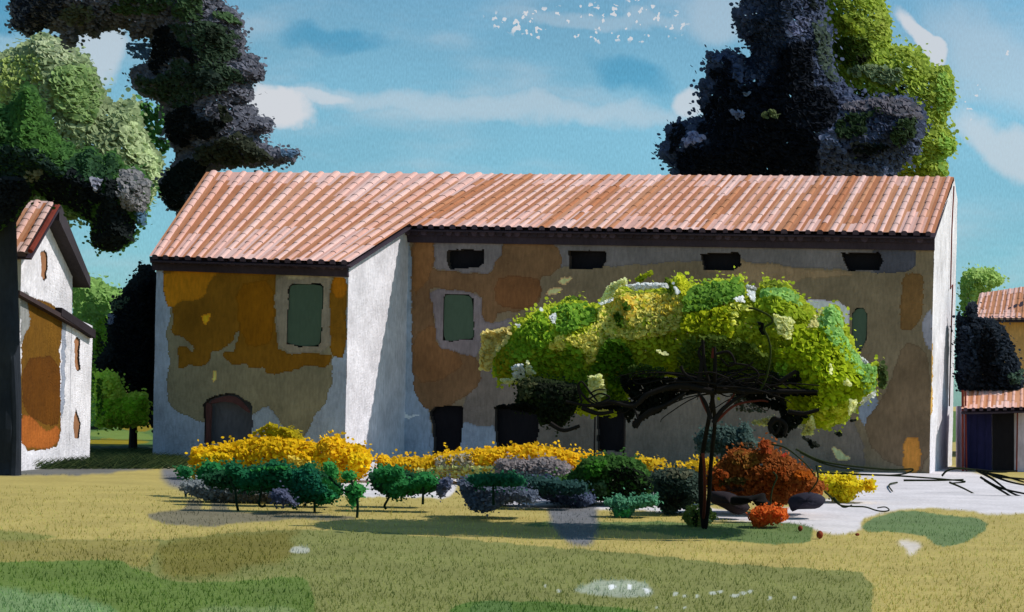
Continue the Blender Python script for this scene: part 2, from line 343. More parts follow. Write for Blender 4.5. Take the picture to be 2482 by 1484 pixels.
# --- main facade
vents = [Z('r5', '458 300, 480 282, 740 288, 772 285, 768 400, 730 432, 480 452, 462 400'), Z('r5', '1478 292, 1790 298, 1804 380, 1760 446, 1490 452'),
         Z('rl', '745 256, 985 240, 1012 262, 1018 330, 960 366, 770 362'), Z('rl', '1680 246, 1940 246, 1962 300, 1930 366, 1728 366')]
doors = [Z('r4', '2006 536, 2052 500, 2240 492, 2240 640, 2225 740, 2220 840, 2036 850, 2030 640'), Z('r6', '120 764, 345 760, 345 860, 330 990, 128 990, 122 860'), Z('r6', '636 792, 780 790, 778 990, 640 990')]
shut = [Z('r5', '435 676, 452 656, 640 662, 678 700, 690 1010, 672 1042, 600 1040, 500 1060, 430 1050, 428 860'), Z('r8', '104 600, 122 574, 150 570, 165 595, 160 700, 138 738, 108 715')]
arch = Z('rw', '470 1150, 500 1110, 560 1085, 640 1070, 715 1080, 760 1110, 812 1140, 820 1180, 822 1300, 800 1430, 480 1430, 480 1260')
shutw = Z('rw', '1080 312, 1110 286, 1310 290, 1330 322, 1312 700, 1290 736, 1180 742, 1070 722, 1062 690')
mainp = [
 (Z('s', '940 540, 997 545, 998 880, 1012 960, 1046 1005, 1050 1200, 940 1200'), (122, 144, 154)),
 (Z('s', '1150 870, 1400 860, 1700 880, 1950 900, 2060 1000, 2100 1090, 2090 1200, 1180 1200, 1100 1080, 1130 960'), (99, 98, 88)),
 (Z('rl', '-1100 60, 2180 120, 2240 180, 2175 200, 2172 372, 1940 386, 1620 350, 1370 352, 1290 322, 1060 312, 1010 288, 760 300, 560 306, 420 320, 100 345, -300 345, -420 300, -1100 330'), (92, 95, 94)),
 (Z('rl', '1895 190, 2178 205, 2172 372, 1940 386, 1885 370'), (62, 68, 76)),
 (Z('rl', '745 366, 1012 300, 1060 314, 1290 322, 1380 352, 1740 368, 1765 402, 1640 414, 1390 418, 1360 520, 1240 430, 1100 450, 900 400'), (122, 110, 82)),
 (Z('r5', '150 190, 340 195, 362 350, 335 450, 560 480, 780 492, 855 465, 860 385, 925 330, 930 205, 1100 215, 1352 235, 1400 280, 1425 360, 1400 450, 1340 500, 1260 510, 1238 570, 1262 640, 1235 750, 1080 805, 882 808, 872 880, 830 912, 775 890, 752 850, 748 660, 500 625, 306 602, 340 760, 365 1000, 370 1108, 560 1150, 690 1178, 735 1250, 750 1400, 600 1530, 470 1610, 330 1640, 240 1600, 180 1460, 160 1100, 165 700'), (98, 79, 52)),
 (Z('r5', '165 200, 330 205, 355 300, 340 440, 300 560, 170 700'), (112, 84, 48)),
 (Z('r5', '900 500, 1240 520, 1250 640, 1220 750, 1080 790, 880 760, 860 600'), (100, 72, 42)),
 (Z('r5', '170 1000, 360 900, 370 1108, 560 1150, 600 1250, 400 1400, 180 1400'), (106, 80, 48)),
 (Z('r5', '340 210, 920 205, 925 330, 860 385, 850 460, 780 488, 560 476, 345 446, 362 350'), (100, 102, 100)),
 (Z('r5', '308 604, 748 656, 752 880, 860 900, 1000 850, 1010 930, 755 970, 745 1200, 560 1150, 372 1106, 350 800'), (106, 106, 106)),
 (Z('r5', '1380 560, 1420 514, 1530 522, 1440 592'), (215, 176, 120)),
 (Z('r5', '1284 662, 1320 608, 1436 608, 1404 652'), (215, 176, 120)),
 (Z('r6', '-40 840, 60 870, 130 860, 130 1000, -200 1000, -220 900'), (118, 138, 148)),
 (Z('r6', '1960 740, 2050 700, 2050 800, 2000 880, 1950 800'), (116, 134, 146)),
 (Z('r6', '1660 220, 1900 240, 1908 360, 1880 350, 1740 290'), (196, 200, 212)),
 (Z('r8', '300 450, 345 440, 376 450, 372 600, 342 652, 300 656, 286 640, 290 560'), (98, 78, 44)),
 (Z('r8', '378 600, 412 566, 412 740, 392 720, 370 640'), (126, 134, 142)),
 (Z('r8', '150 1000, 205 930, 240 880, 300 700, 380 720, 402 800, 402 1200, 240 1160, 180 1100'), (96, 86, 64)),
 (Z('r8', '300 1064, 366 1058, 366 1196, 298 1196'), (170, 122, 50)),
 (Z('r6', '1815 965, 1870 985, 1930 1030, 1850 1040'), (222, 192, 132)),
 (Z('r4', '1828 520, 1858 560, 1950 560, 1850 588'), (235, 235, 238)),
]
eave = lambda s: zE0+(zE1-zE0)*s/LS
fw = MB(); wallgrid(fw, lambda s, z: B(s, 0, z), -.35, LS, lambda s: eave(s)-.02, .03, ((102, 97, 75), 'shade'), mainp, vents+doors+shut)
fw.build('wall', house)
# --- wing front
wingp = [
 (Z('rw', '195 150, 1500 150, 1500 790, 1390 800, 1392 1000, 1350 1140, 1270 1220, 1190 1400, 1130 1420, 1040 1310, 970 1200, 930 1165, 820 1228, 640 1270, 470 1290, 330 1230, 225 1170, 208 1000, 232 800, 205 640, 245 480, 190 330'), (106, 108, 84)),
 (Z('rw', '182 150, 985 150, 985 400, 990 600, 1004 784, 1385 790, 1392 830, 1360 890, 1250 872, 1060 920, 920 942, 914 880, 800 902, 785 860, 740 856, 686 878, 668 850, 620 822, 606 776, 700 770, 712 680, 738 624, 690 650, 690 690, 640 730, 590 772, 526 772, 525 822, 480 880, 412 882, 380 862, 330 892, 292 884, 288 760, 300 740, 350 734, 402 790, 400 740, 330 672, 242 652, 262 470, 210 452, 178 330'), (104, 76, 14)),
 (Z('rw', '184 190, 600 190, 540 250, 505 300, 490 370, 420 408, 300 420, 255 465, 208 450, 180 300'), (156, 108, 14)),
 (Z('rw', '700 300, 975 250, 980 700, 800 760, 720 600'), (112, 76, 6)),
 (Z('rw', '1376 250, 1470 225, 1490 300, 1500 640, 1470 812, 1440 822, 1376 790, 1366 600'), (104, 76, 14)),
 (Z('rw', '1385 250, 1470 225, 1490 300, 1480 400, 1400 380'), (140, 92, 10)),
 (Z('rw', '990 205, 1372 205, 1388 262, 1372 500, 1388 782, 1008 784, 990 500'), (118, 118, 100)),
 (Z('rw', '1060 205, 1480 205, 1480 240, 1400 240, 1340 250, 1240 235, 1150 262, 1060 250'), (148, 148, 118)),
 (Z('rw', '448 505, 522 503, 512 562, 486 588, 464 562'), (206, 140, 20)),
 (Z('rw', '546 908, 566 904, 560 992, 524 992'), (206, 184, 96)),
 (Z('rw', '820 1230, 930 1165, 970 1200, 1040 1310, 940 1350, 820 1380'), (118, 138, 148)),
]
weave = lambda s: zW0+(zW1-zW0)*(s-sWL)/(sWR-sWL)
ww = MB(); wallgrid(ww, lambda s, z: B(s, QW, z), sWL, sWR, lambda s: weave(s)-.02, .03, ((124, 144, 156), 'shade'), wingp, [arch, shutw])
ww.build('wall', house)
# --- other walls: wing side (sunlit), gable, rear
white = ((232, 231, 233), 'lit')
sd = MB()
def wingtop(q): t = (q-QW)/(0-QW); return (zW1-.03)*(1-t)+(zE0-.05)*t
sideo = B(sWR, QW, 0); sidee = B(-.06, 0, 0); SL = (sidee-sideo).length; sdir = (sidee-sideo)/SL
wallgrid(sd, lambda s, z: sideo+sdir*s+Vector((0, 0, z)), 0, SL, lambda s: wingtop(QW+3.3*s/SL), .035, white, [], [])
sd.build('wall', house)['label'] = 'sunlit whitewashed side wall of the projecting wing'
gw = MB()
def gtop(q): return (zE1+(zRidR-zE1)*(q+.3)/(QR+.3)-.05) if q < QR else zRidR-.05-(q-QR)*.45
wallgrid(gw, lambda s, z: B(LS, s, z), 0, QB, gtop, .035, white, [(Z('r8', '395 720, 412 700, 410 960, 402 1000'), (214, 170, 90), 'lit')], [])
gw.build('wall', house)['label'] = 'sunlit white right gable wall'
bw = MB(); wm = wash((150, 140, 120)); sBL = sRidL+.4
bw.add([B(LS, QB, 0), B(LS, QB, zRidR-.5), B(sBL, QB, zRidL-.5), B(sBL, QB, 0)], [[0, 1, 2, 3]], wm)
bw.add([B(sWL, QW, 0), B(sWL, QW, zW0), B(sBL, QR, zRidL-.15), B(sBL, QB, zRidL-.5), B(sBL, QB, 0)], [[0, 1, 2, 3, 4]], wm)
bw.build('wall', house)

# --- roof
pinks = [wash(c, 'lit', .06, .08) for c in ((234, 190, 174), (230, 182, 164), (238, 200, 186), (226, 176, 156))]
orng = [wash(c, 'lit', .08, .1) for c in ((204, 142, 102), (196, 130, 90), (210, 152, 114))]
dark = wash((38, 36, 44), 'shade'); dark2 = wash((54, 50, 60), 'shade')
def roof(mb, c00, c10, c01, c11, n, nt=8, ends=True):
    L = lambda a, b, t: a+(b-a)*t
    nrm = (c10-c00).cross(c01-c00).normalized()
    if nrm.z < 0: nrm = -nrm
    mb.prism([v-nrm*.09 for v in (c00, c10, c11, c01)], -nrm*.04, dark)
    for i in range(n):
        j0, j1 = i/n, (i+1)/n
        a0, a1, b0, b1 = L(c00, c10, j0), L(c00, c10, j1), L(c01, c11, j0), L(c01, c11, j1); up = nrm*.012
        r = random.random(); o1 = random.choice(orng); p1_ = random.choice(pinks); va, vb = random.uniform(-.1, .35), random.uniform(.6, 1.1)
        cut = [0]+[t_ for t_ in (va, vb) if 0 < t_ < 1]+[1]
        for c_a, c_b in zip(cut[:-1], cut[1:]):
            mid = (c_a+c_b)/2; q0, q1, q2, q3 = L(a0, b0, c_a), L(a1, b1, c_a), L(a1, b1, c_b), L(a0, b0, c_b)
            mb.add([q0+up, q1+up, q2+up, q3+up], [[0, 1, 2, 3]], o1 if va < mid < vb else p1_)
        w = (a1-a0).length; wt = (b1-b0).length; ex = (a1-a0).normalized(); rr = random.uniform(.19, .27); tone = random.random()
        cmat = random.choice(pinks) if tone < .86 else random.choice(orng)
        for k in range(nt):
            v0, v1 = k/nt, min(1, (k+1.06)/nt); p0 = L((a0+a1)/2, (b0+b1)/2, v0); p1 = L((a0+a1)/2, (b0+b1)/2, v1)
            R0 = (w+(wt-w)*v0)*rr*1.05; R1 = (w+(wt-w)*v1)*rr*.98
            seg = 6; vs = []; jx_ = ex*random.uniform(-.007, .007)
            for p, Rr, lift in ((p0, R0, .008), (p1, R1, .0)):
                vs += [p+jx_+ex*math.cos(math.pi*q/seg)*Rr+nrm*(math.sin(math.pi*q/seg)*Rr*.62+lift) for q in range(seg+1)]
            mb.add(vs, [[q, q+1, seg+2+q, seg+1+q] for q in range(seg)], cmat if random.random() < .93 else random.choice(pinks))
            if k == 0 and ends:
                d = (c00-c01).normalized()*.015; e = [v+d for v in vs[:seg+1]]; base = [e[0]-nrm*.06, e[-1]-nrm*.06]
                mb.add([base[0]]+e+[base[1]], [list(range(seg+3))], dark2)
rf = MB()
def RP(px, py, q): s, z = sz(px, py, q); return B(s, q, z)
rm = RP(1180, 423, QR); rR = RP(2312, 430, QR); rL = RP(500, 418, QR)
e0 = RP(978, 548, -.38); e1 = RP(2266, 566, -.38); w0 = RP(362, 622, QW-.38); w1 = RP(848, 636, QW-.38)
roof(rf, e0, e1, rm, rR, 46); roof(rf, w0, w1, rL, rm, 18, 13)
back = eq*1.15-Vector((0, 0, .5)); rf.prism([rL, rR, rR+back, rL+back], Vector((0, 0, -.07)), orng[0])
rfo = rf.build('roof', house)
rc = MB()
for i in range(64):
    a = rL+(rR-rL)*i/64; b = rL+(rR-rL)*(i+1.1)/64; ax = (b-a).normalized(); m = random.choice(pinks+[orng[2], wash((206, 190, 178), 'lit')])
    vs = []
    for p, r in ((a, .125), (b, .11)):
        vs += [p+eq*math.cos(math.pi*q/6)*r+Vector((0, 0, math.sin(math.pi*q/6)*r*.8-.01)) for q in range(7)]
    rc.add(vs, [[q, q+1, 8+q, 7+q] for q in range(6)], m)
rc.build('ridge_tiles', rfo)
vg = MB(); redm = wash((126, 56, 44), 'lit')
vg.tube([e1+Vector((.02, 0, .06)), rR+Vector((.02, 0, .06))], .035, .035, redm); vg.build('verge_trim', rfo); vg = MB(); vg.tube([w1+Vector((.03, 0, .05)), w1+(rm-w1)*.40+Vector((.03, 0, .06))], .03, .03, redm); vg.build('verge_trim', rfo); vg = MB(); vg.tube([w0+Vector((-.1, -.2, .1)), rL+Vector((-.05, 0, .06))], .025, .03, wash((96, 78, 78), 'lit'))
vg.build('verge_trim', rfo)
for nm, (sa, sb, q, za, zb) in {'a': (-.12, LS+.02, 0, zE0, zE1), 'b': (sWL-.06, sWR+.02, QW, zW0, zW1)}.items():
    ev = MB(); n = 60 if nm == 'a' else 22
    zf = lambda t: za+(zb-za)*t
    ev.prism([B(sa, q-.20, zf(0)-.03), B(sb, q-.20, zf(1)-.03), B(sb, q-.16, zf(1)-.17), B(sa, q-.16, zf(0)-.17)], eq*.14, dark)
    ev.prism([B(sa, q-.11, zf(0)-.172), B(sb, q-.11, zf(1)-.172), B(sb, q-.07, zf(1)-.33), B(sa, q-.07, zf(0)-.33)], eq*.065, dark)
    for i in range(n):
        t = (i+.5)/n; p = B(sa+(sb-sa)*t, q-.22, zf(t)-.10); r = (sb-sa)/n*.36
        ev.add([p+es*math.cos(a*math.pi/4)*r+Vector((0, 0, math.sin(a*math.pi/4)*r)) for a in range(8)]+[p+eq*.1+es*math.cos(a*math.pi/4)*r+Vector((0, 0, math.sin(a*math.pi/4)*r)) for a in range(8)], [list(range(8))]+[[a, (a+1) % 8, 8+(a+1) % 8, 8+a] for a in range(8)], random.choice((dark, dark2)))
    ev.build('eaves', house)

def px_prism(poly, q, thick, mat, mb=None):
    mb = mb or MB(); pts = []
    for x, y in smooth(poly, 1): s, z = sz(x, y, q); pts.append(B(s, q, z))
    mb.prism(pts, eq*thick, mat); return mb
def scale(poly, k, ky=None):
    cx = sum(a for a, b in poly)/len(poly); cy = sum(b for a, b in poly)/len(poly); ky = ky or k
    return [(cx+(x-cx)*k, cy+(y-cy)*ky) for x, y in poly]
blk = wash((14, 15, 18), 'shade'); grn = wash((56, 78, 62), 'shade', .06, .06); grn2 = wash((44, 62, 50), 'shade')
for v in vents: px_prism(scale(v, 1.15), .2, .05, blk).build('vent_opening', house)
for k, v in enumerate(doors):
    d = px_prism(scale(v, 1.15), .17, .05, blk).build('door', house)
def shutter(poly, q):
    o = px_prism(scale(poly, .97), q+.03, .05, grn).build('shutter', house)
    xs = [p[0] for p in poly]; ys = [p[1] for p in poly]; x0, x1, y0, y1 = min(xs), max(xs), min(ys), max(ys); f = MB(); m = (x0+x1)/2
    for xx in ([m] if x1-x0 > 50 else []): px_prism([(xx-1, y0+8), (xx+1, y0+8), (xx+1, y1-8), (xx-1, y1-8)], q+.02, .01, grn2, f); f.build('batten', o)
    for t in (.2, .78):
        f = MB(); y = y0+(y1-y0)*t; px_prism([(x0+6, y-3), (x1-6, y-2), (x1-6, y+2), (x0+6, y+2)], q+.015, .015, grn2, f); f.build('batten', o)
    f = MB(); ny = int((y1-y0)/11)
    for k_ in range(1, ny):
        y = y0+(y1-y0)*k_/ny; px_prism([(x0+7, y-1.2), (x1-7, y-1.2), (x1-7, y+1.2), (x0+7, y+1.2)], q+.022, .007, grn2, f)
    f.build('slats', o)
    px_prism(scale(poly, 1.12), q+.16, .04, blk).build('window_recess', house)
for p_ in shut: shutter(p_, 0)
shutter(shutw, QW)
cd = px_prism(scale(arch, 1.08), QW+.16, .05, wash((60, 68, 74), 'shade')).build('cellar_door', house); cd['label'] = 'grey arched cellar door'
pl = MB()
px_prism(Z('rw', '500 1240, 820 1240, 810 1440, 500 1440'), QW+.14, .015, wash((44, 54, 70), 'shade'), pl); pl.build('lower_panel', cd)
bm_ = MB(); brn = wash((58, 40, 38), 'shade')
px_prism(Z('rw', '486 1140, 530 1140, 520 1300, 518 1455, 482 1455, 492 1300'), QW-.06, .055, brn, bm_)
px_prism(Z('rw', '520 1150, 525 1120, 640 1085, 720 1100, 800 1190, 795 1215, 700 1140, 600 1130'), QW-.05, .045, brn, bm_)
bm_.build('door_frame', house)
pp = MB(); a = onplane(2301, 700, B(LS+.06, 0, 0), es); 
def gp(px, py): return onplane(px, py, B(LS+.05, 0, 0), es)
pp.tube([gp(2312, 452), gp(2307, 560), gp(2304, 700)], .018, .018, redm); pp.tube([gp(2304, 700), gp(2309, 690), gp(2305, 820), gp(2301, 985)], .018, .018, redm)
pp.build('drainpipe', house)

# ================================================================== LEFT GABLE HOUSE
H0 = P(46, 900, 30.7); H1 = P(222, 900, 34.3); H0.z = H1.z = 0; hd = (H1-H0).normalized(); hn = Vector((hd.y, -hd.x, 0)); HL = (H1-H0).length
def HP(px, py, off=0.0): return onplane(px, py, H0+hn*off, hn)
lh = empty('gable_house', H0, 'tall narrow white gable house with ochre wall patch behind the big left trunk', 'house')
apex = HP(112, 495); zl = HP(44, 590).z; zr = HP(178, 668).z; ta = (apex-H0).dot(hd); tr = (HP(176, 668)-H0).dot(hd); t2 = (HP(224, 790)-H0).dot(hd); z2 = HP(224, 790).z; z2a = HP(180, 768).z
def htop(s):
    if s < ta: return zl+(apex.z-zl)*s/ta
    if s < tr: return apex.z+(zr-apex.z)*(s-ta)/(tr-ta)
    return z2a+(z2-z2a)*(s-tr)/(t2-tr)
hw = MB(); och = [(Z('r2', '90 640, 120 622, 200 635, 285 700, 290 780, 265 830, 268 1000, 272 1190, 258 1292, 215 1300, 95 1310, 92 900, 105 760, 132 740'), (118, 82, 22), 'lit'), (Z('r2', '100 900, 265 880, 268 1190, 215 1200, 100 1140'), (104, 62, 12), 'lit'),
      (Z('r2', '88 600, 130 600, 125 640, 135 760, 100 800, 92 900'), (150, 152, 148), 'lit'), (Z('r2', '285 700, 300 700, 290 900, 290 1100, 270 1190, 272 840'), (160, 168, 182), 'lit'),
      (Z('r2', '90 1150, 140 1150, 170 1190, 210 1225, 262 1190, 260 1295, 95 1300'), (176, 100, 40), 'lit')]
hs = [Z('r2', '180 425, 200 414, 213 430, 208 540, 195 556, 184 530'), Z('r2', '330 820, 340 800, 356 815, 354 900, 358 945, 345 955, 335 940'), Z('r2', '325 1190, 338 1118, 358 1190, 352 1256, 332 1256')]
wallgrid(hw, lambda s, z: H0+hd*s+Vector((0, 0, z)), 0, t2, htop, .03, white, och, hs)
hw.build('wall', lh)
hb = MB(); wl = wash((200, 198, 196)); dv = -hn*7
for (s0, za, s1, zb) in ((0, zl, 0, 0), (t2, z2, t2, 0)):
    a = H0+hd*s0; hb.add([a, a+Vector((0, 0, za)), a+dv+Vector((0, 0, za)), a+dv], [[0, 1, 2, 3]], wl)
hb.build('wall', lh)
for h in hs:
    w = MB(); w.prism([HP(x, y, -.03) for x, y in scale(h, 1.3, 1.05)], -hn*.05, wash((168, 120, 84))); w.build('slit_window', lh)
hr = MB(); fr = .25
def rr_(s, z, o): return H0+hd*s+hn*o+Vector((0, 0, z))
roof(hr, rr_(-.25, zl-.2, -6.5), rr_(-.25, zl-.2, fr), rr_(ta, apex.z+.05, -6.5), rr_(ta, apex.z+.05, fr), 24, 8)
hr.prism([rr_(ta, apex.z+.06, fr), rr_(tr+.28, zr-.02, fr), rr_(tr+.28, zr-.23, fr), rr_(ta, apex.z-.30, fr)], -hn*6.5, wash((66, 62, 66), 'lit'))
hr.build('roof', lh)
hv = MB(); hv.tube([rr_(-.28, zl-.15, fr+.02), rr_(ta+.02, apex.z+.12, fr+.02)], .05, .05, redm); hv.build('verge_trim', lh)
hl = MB(); p0, p1 = HP(48, 704, .12), HP(232, 806, .12); hl.prism([p0, p1, p1-Vector((0, 0, .10)), p0-Vector((0, 0, .08))], -hn*.13, wash((70, 58, 58), 'lit'))
p0 = HP(150, 752, .13); p1 = HP(232, 804, .13); hl.prism([p0+Vector((0, 0, .05)), p1+Vector((0, 0, .03)), p1-Vector((0, 0, .14)), p0-Vector((0, 0, .11))], -hn*.12, wash((52, 46, 50), 'lit'))
hl.build('drip_ledge', lh)

# ================================================================== RIGHT: shed, far house
Ys = 40.2
def box(mb, x0, x1, y0, y1, Y, d, mat):
    mb.prism([P(x0, y0, Y), P(x1, y0, Y), P(x1, y1, Y), P(x0, y1, Y)], Vector((0, d, 0)), mat)
sh = empty('shed', G(2410, 1142), 'low shed with navy and black doors under a short tiled canopy', 'shed')
m = MB(); box(m, 2336, 2560, 985, 1146, Ys, 2.4, wash((150, 154, 164), 'shade')); m.build('wall', sh)
m = MB(); box(m, 2338, 2404, 986, 1140, Ys-.06, .05, wash((18, 21, 50), 'shade')); 
for x in (2352, 2368, 2386): box(m, x, x+1.5, 988, 1138, Ys-.075, .012, wash((16, 20, 46), 'shade'))
m.build('door', sh)['label'] = 'navy plank door'
m = MB(); box(m, 2406, 2458, 984, 1142, Ys-.07, .06, blk); m.build('door', sh)['label'] = 'black door'
m = MB(); a_, b_, c_, d_ = P(2330, 992, Ys-.5), P(2475, 984, Ys-.5), P(2336, 946, Ys+1.4), P(2480, 938, Ys+1.4)
b_ = P(2580, 986, Ys-.5); d_ = P(2580, 940, Ys+1.4)
roof(m, a_, b_, c_, d_, 13, 3); m.build('roof', sh)
m = MB(); m.tube([P(2333, 946, Ys-.3), P(2334, 1145, Ys-.3)], .03, .03, redm); m.build('post', sh); m = MB(); m.tube([P(2340, 950, Ys-.32), P(2343, 1150, Ys-.32)], .02, .02, redm); m.build('post', sh); m = MB(); m.tube([P(2466, 1000, Ys-.2), P(2464, 1146, Ys-.2)], .02, .02, redm); m.build('post', sh)
fh = empty('far_house', Vector((P(2460, 900, 52).x, 52, 0)), 'ochre house with low salmon tiled roof beyond the shed', 'house')
m = MB(); m.prism([P(2372, 760, 52), P(2650, 760, 52), P(2650, 1090, 52), P(2372, 1090, 52)], Vector((0, 5, 0)), wash((160, 136, 84), 'shade')); m.build('wall', fh)
m = MB(); roof(m, P(2358, 772, 51.6), P(2640, 772, 51.6), P(2375, 712, 54.5), P(2640, 672, 54.5), 20, 5); m.build('roof', fh)
m = MB(); m.prism([P(2352, 768, 51.7), P(2640, 764, 51.7), P(2640, 776, 51.7), P(2352, 780, 51.7)], Vector((0, .1, 0)), wash((214, 205, 200))); m.build('fascia', fh)

# ================================================================== TREES
def trunkline(mb, pts, Y, r0, r1, mat, n=5, k=8):
    s = spline(pts, n); mb.tube([P(x, y, Y+.08*math.sin(i*.9)*r0*2) for i, (x, y) in enumerate(s)], r0, r1, mat, k)
def base_at(px, Y): return Vector(((px-CX)/F*Y, Y, 0))
bark = wash((46, 44, 46), 'lit'); bark_l = wash((92, 84, 76), 'lit')
# dark cedar behind the ridge
t = empty('dark_tree', base_at(1900, 56), 'huge blue-black tree rising behind the right half of the farmhouse roof', 'tree')
c = Crown(Z('r7', '740 -260, 690 -80, 720 0, 655 65, 665 130, 690 190, 695 250, 760 285, 775 330, 765 385, 720 345, 640 315, 560 330, 472 330, 505 395, 490 440, 490 490, 445 510, 445 580, 435 650, 460 690, 465 735, 390 740, 300 775, 240 780, 245 860, 190 920, 200 990, 260 1030, 300 1200, 1650 1200, 1700 1060, 1800 960, 1860 850, 1870 700, 1820 630, 1740 600, 1600 590, 1480 622, 1420 600, 1410 560, 1330 500, 1290 400, 1280 300, 1270 170, 1220 120, 1250 60, 1180 -100, 1100 -260'), 56, 2.6, 19, (62, 72, 92))
c.patch(Z('r7', '870 30, 800 90, 755 170, 760 260, 780 330, 720 400, 740 480, 870 500, 1000 420, 1170 300, 1170 250, 1000 240, 960 180, 1060 90, 1040 -200, 900 -200'), (34, 44, 60))
c.patch(Z('r7', '1100 -200, 1190 -200, 1250 60, 1200 70, 1120 40'), (16, 24, 24))
c.patch(Z('r7', '980 200, 1060 90, 1160 90, 1130 170, 1080 230, 1010 230'), (92, 100, 122))
c.patch(Z('r7', '1150 130, 1230 120, 1270 200, 1290 400, 1340 520, 1260 520, 1190 400, 1170 250'), (62, 76, 66))
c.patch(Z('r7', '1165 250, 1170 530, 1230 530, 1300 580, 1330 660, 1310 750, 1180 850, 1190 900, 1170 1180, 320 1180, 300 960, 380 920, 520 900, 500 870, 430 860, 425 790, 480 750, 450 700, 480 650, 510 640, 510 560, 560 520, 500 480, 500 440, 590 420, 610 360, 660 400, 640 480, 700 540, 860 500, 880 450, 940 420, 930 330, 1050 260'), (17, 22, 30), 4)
c.patch(Z('r7', '250 880, 290 770, 350 765, 370 830, 330 900, 310 970, 260 960'), (18, 22, 26))
c.patch(Z('r7', '1200 860, 1290 780, 1340 900, 1400 1000, 1650 1040, 1600 1180, 1180 1180'), (76, 86, 106))
c.patch(Z('r7', '1340 640, 1480 625, 1600 600, 1740 605, 1830 660, 1860 760, 1500 700, 1340 700'), (84, 84, 90))
c.patch(Z('r7', '1290 800, 1320 740, 1390 700, 1520 700, 1590 650, 1600 700, 1500 740, 1500 860, 1400 870, 1300 870'), (28, 44, 24))
c.patch(Z('r7', '1640 800, 1700 740, 1830 715, 1800 860, 1700 930, 1640 880'), (38, 54, 32))
c.patch(Z('r7', '1370 900, 1500 880, 1690 915, 1620 950, 1500 975, 1400 950'), (14, 20, 16))
c.patch(Z('r7', '1590 610, 1680 560, 1720 505, 1755 530, 1720 590, 1640 635'), (18, 26, 14))
c.patch(Z('r7', '700 575, 760 565, 790 590, 740 610'), (92, 102, 112)); c.patch(Z('r7', '620 690, 650 670, 740 700, 720 760, 690 760'), (98, 108, 126)); c.patch(Z('r7', '800 720, 900 680, 960 700, 970 740, 880 750'), (72, 84, 52))
c.patch(Z('r7', '510 340, 620 325, 700 360, 730 450, 720 520, 650 500, 660 400, 610 360, 560 400, 510 400'), (58, 72, 98))
c.patch(Z('r7', '340 850, 440 800, 500 870, 420 905, 340 930'), (116, 120, 142))
c.build('crown', t); m = MB(); trunkline(m, [(1900, 1075), (1895, 700), (1880, 200)], 56, .45, .2, bark); m.build('trunk', t)
# lime poplar
t = empty('lime_tree', base_at(2150, 61), 'bright lime green tree at the right end of the roof, behind the blue-black tree', 'tree')
c = Crown(Z('r7', '1100 -200, 1150 100, 1150 400, 1300 900, 1500 1150, 1960 1150, 2000 1100, 2025 1040, 1985 1000, 2050 950, 2062 880, 2015 805, 1990 790, 2005 700, 2055 640, 2045 500, 2010 410, 1960 404, 1890 410, 1870 350, 1835 288, 1700 282, 1652 290, 1650 150, 1625 50, 1590 -60, 1500 -200'), 61, 2.4, 19, (120, 138, 54))
c.patch(Z('r7', '1600 0, 1640 100, 1645 280, 1560 260, 1540 100'), (134, 150, 64)); c.patch(Z('r7', '1960 430, 2045 500, 2055 640, 2005 700, 1990 800, 1930 700, 1930 500'), (112, 142, 66)); c.patch(Z('r7', '1960 820, 2060 880, 2050 950, 1985 1000, 2020 1090, 1960 1110, 1930 950'), (116, 148, 66))
c.patch(Z('r7', '1275 290, 1320 230, 1420 215, 1505 235, 1545 350, 1500 370, 1440 410, 1400 430, 1300 400'), (50, 68, 22)); c.patch(Z('r7', '1420 330, 1540 350, 1520 385, 1430 415'), (20, 28, 12))
c.patch(Z('r7', '1320 420, 1500 400, 1720 422, 1725 490, 1660 550, 1560 530, 1480 460, 1430 490'), (92, 108, 78)); c.patch(Z('r7', '1420 610, 1440 560, 1500 580, 1460 620'), (20, 28, 10))
c.patch(Z('r7', '1220 40, 1290 30, 1500 200, 1400 220, 1280 260, 1250 150'), (104, 120, 34)); c.patch(Z('r7', '1700 600, 1860 640, 1890 800, 1850 900, 1870 720, 1800 640'), (122, 138, 48))
c.build('crown', t); m = MB(); trunkline(m, [(2150, 1070), (2148, 700), (2140, 200)], 61, .35, .12, bark_l); m.build('trunk', t)
# tall grey-green tree at the left
t = empty('tall_tree', base_at(455, 50), 'tall ragged grey-green tree behind the left end of the farmhouse roof', 'tree')
c = Crown(Z('r1', '80 -260, 80 200, 230 290, 250 230, 330 210, 450 260, 480 330, 560 350, 610 260, 720 285, 800 230, 960 215, 1000 300, 1140 280, 1150 370, 1110 480, 1010 510, 980 560, 1000 640, 1060 720, 1240 790, 1250 1000, 1300 1120, 1390 1140, 1290 1270, 1190 1380, 1230 1490, 1300 1600, 1450 1600, 1560 1290, 2100 1250, 2230 1225, 2290 1135, 2110 1120, 1980 1080, 1950 1020, 2060 1000, 2065 900, 1940 870, 1955 810, 1870 792, 1925 740, 1910 640, 2005 600, 1995 520, 1930 420, 1835 385, 1860 310, 1810 210, 1865 190, 1800 90, 1670 0, 1640 -260'), 50, 2.0, 17, (80, 84, 92))
c.patch(Z('r1', '80 -200, 90 200, 230 270, 350 215, 430 130, 520 -20, 500 -200'), (30, 36, 46))
c.patch(Z('r1', '450 80, 560 18, 690 40, 725 130, 640 190, 520 200, 440 150'), (66, 74, 58))
c.patch(Z('r1', '820 20, 840 100, 960 122, 1190 110, 1290 40, 1300 170, 1530 160, 1545 60, 1500 -200, 950 -200, 900 20'), (46, 66, 40))
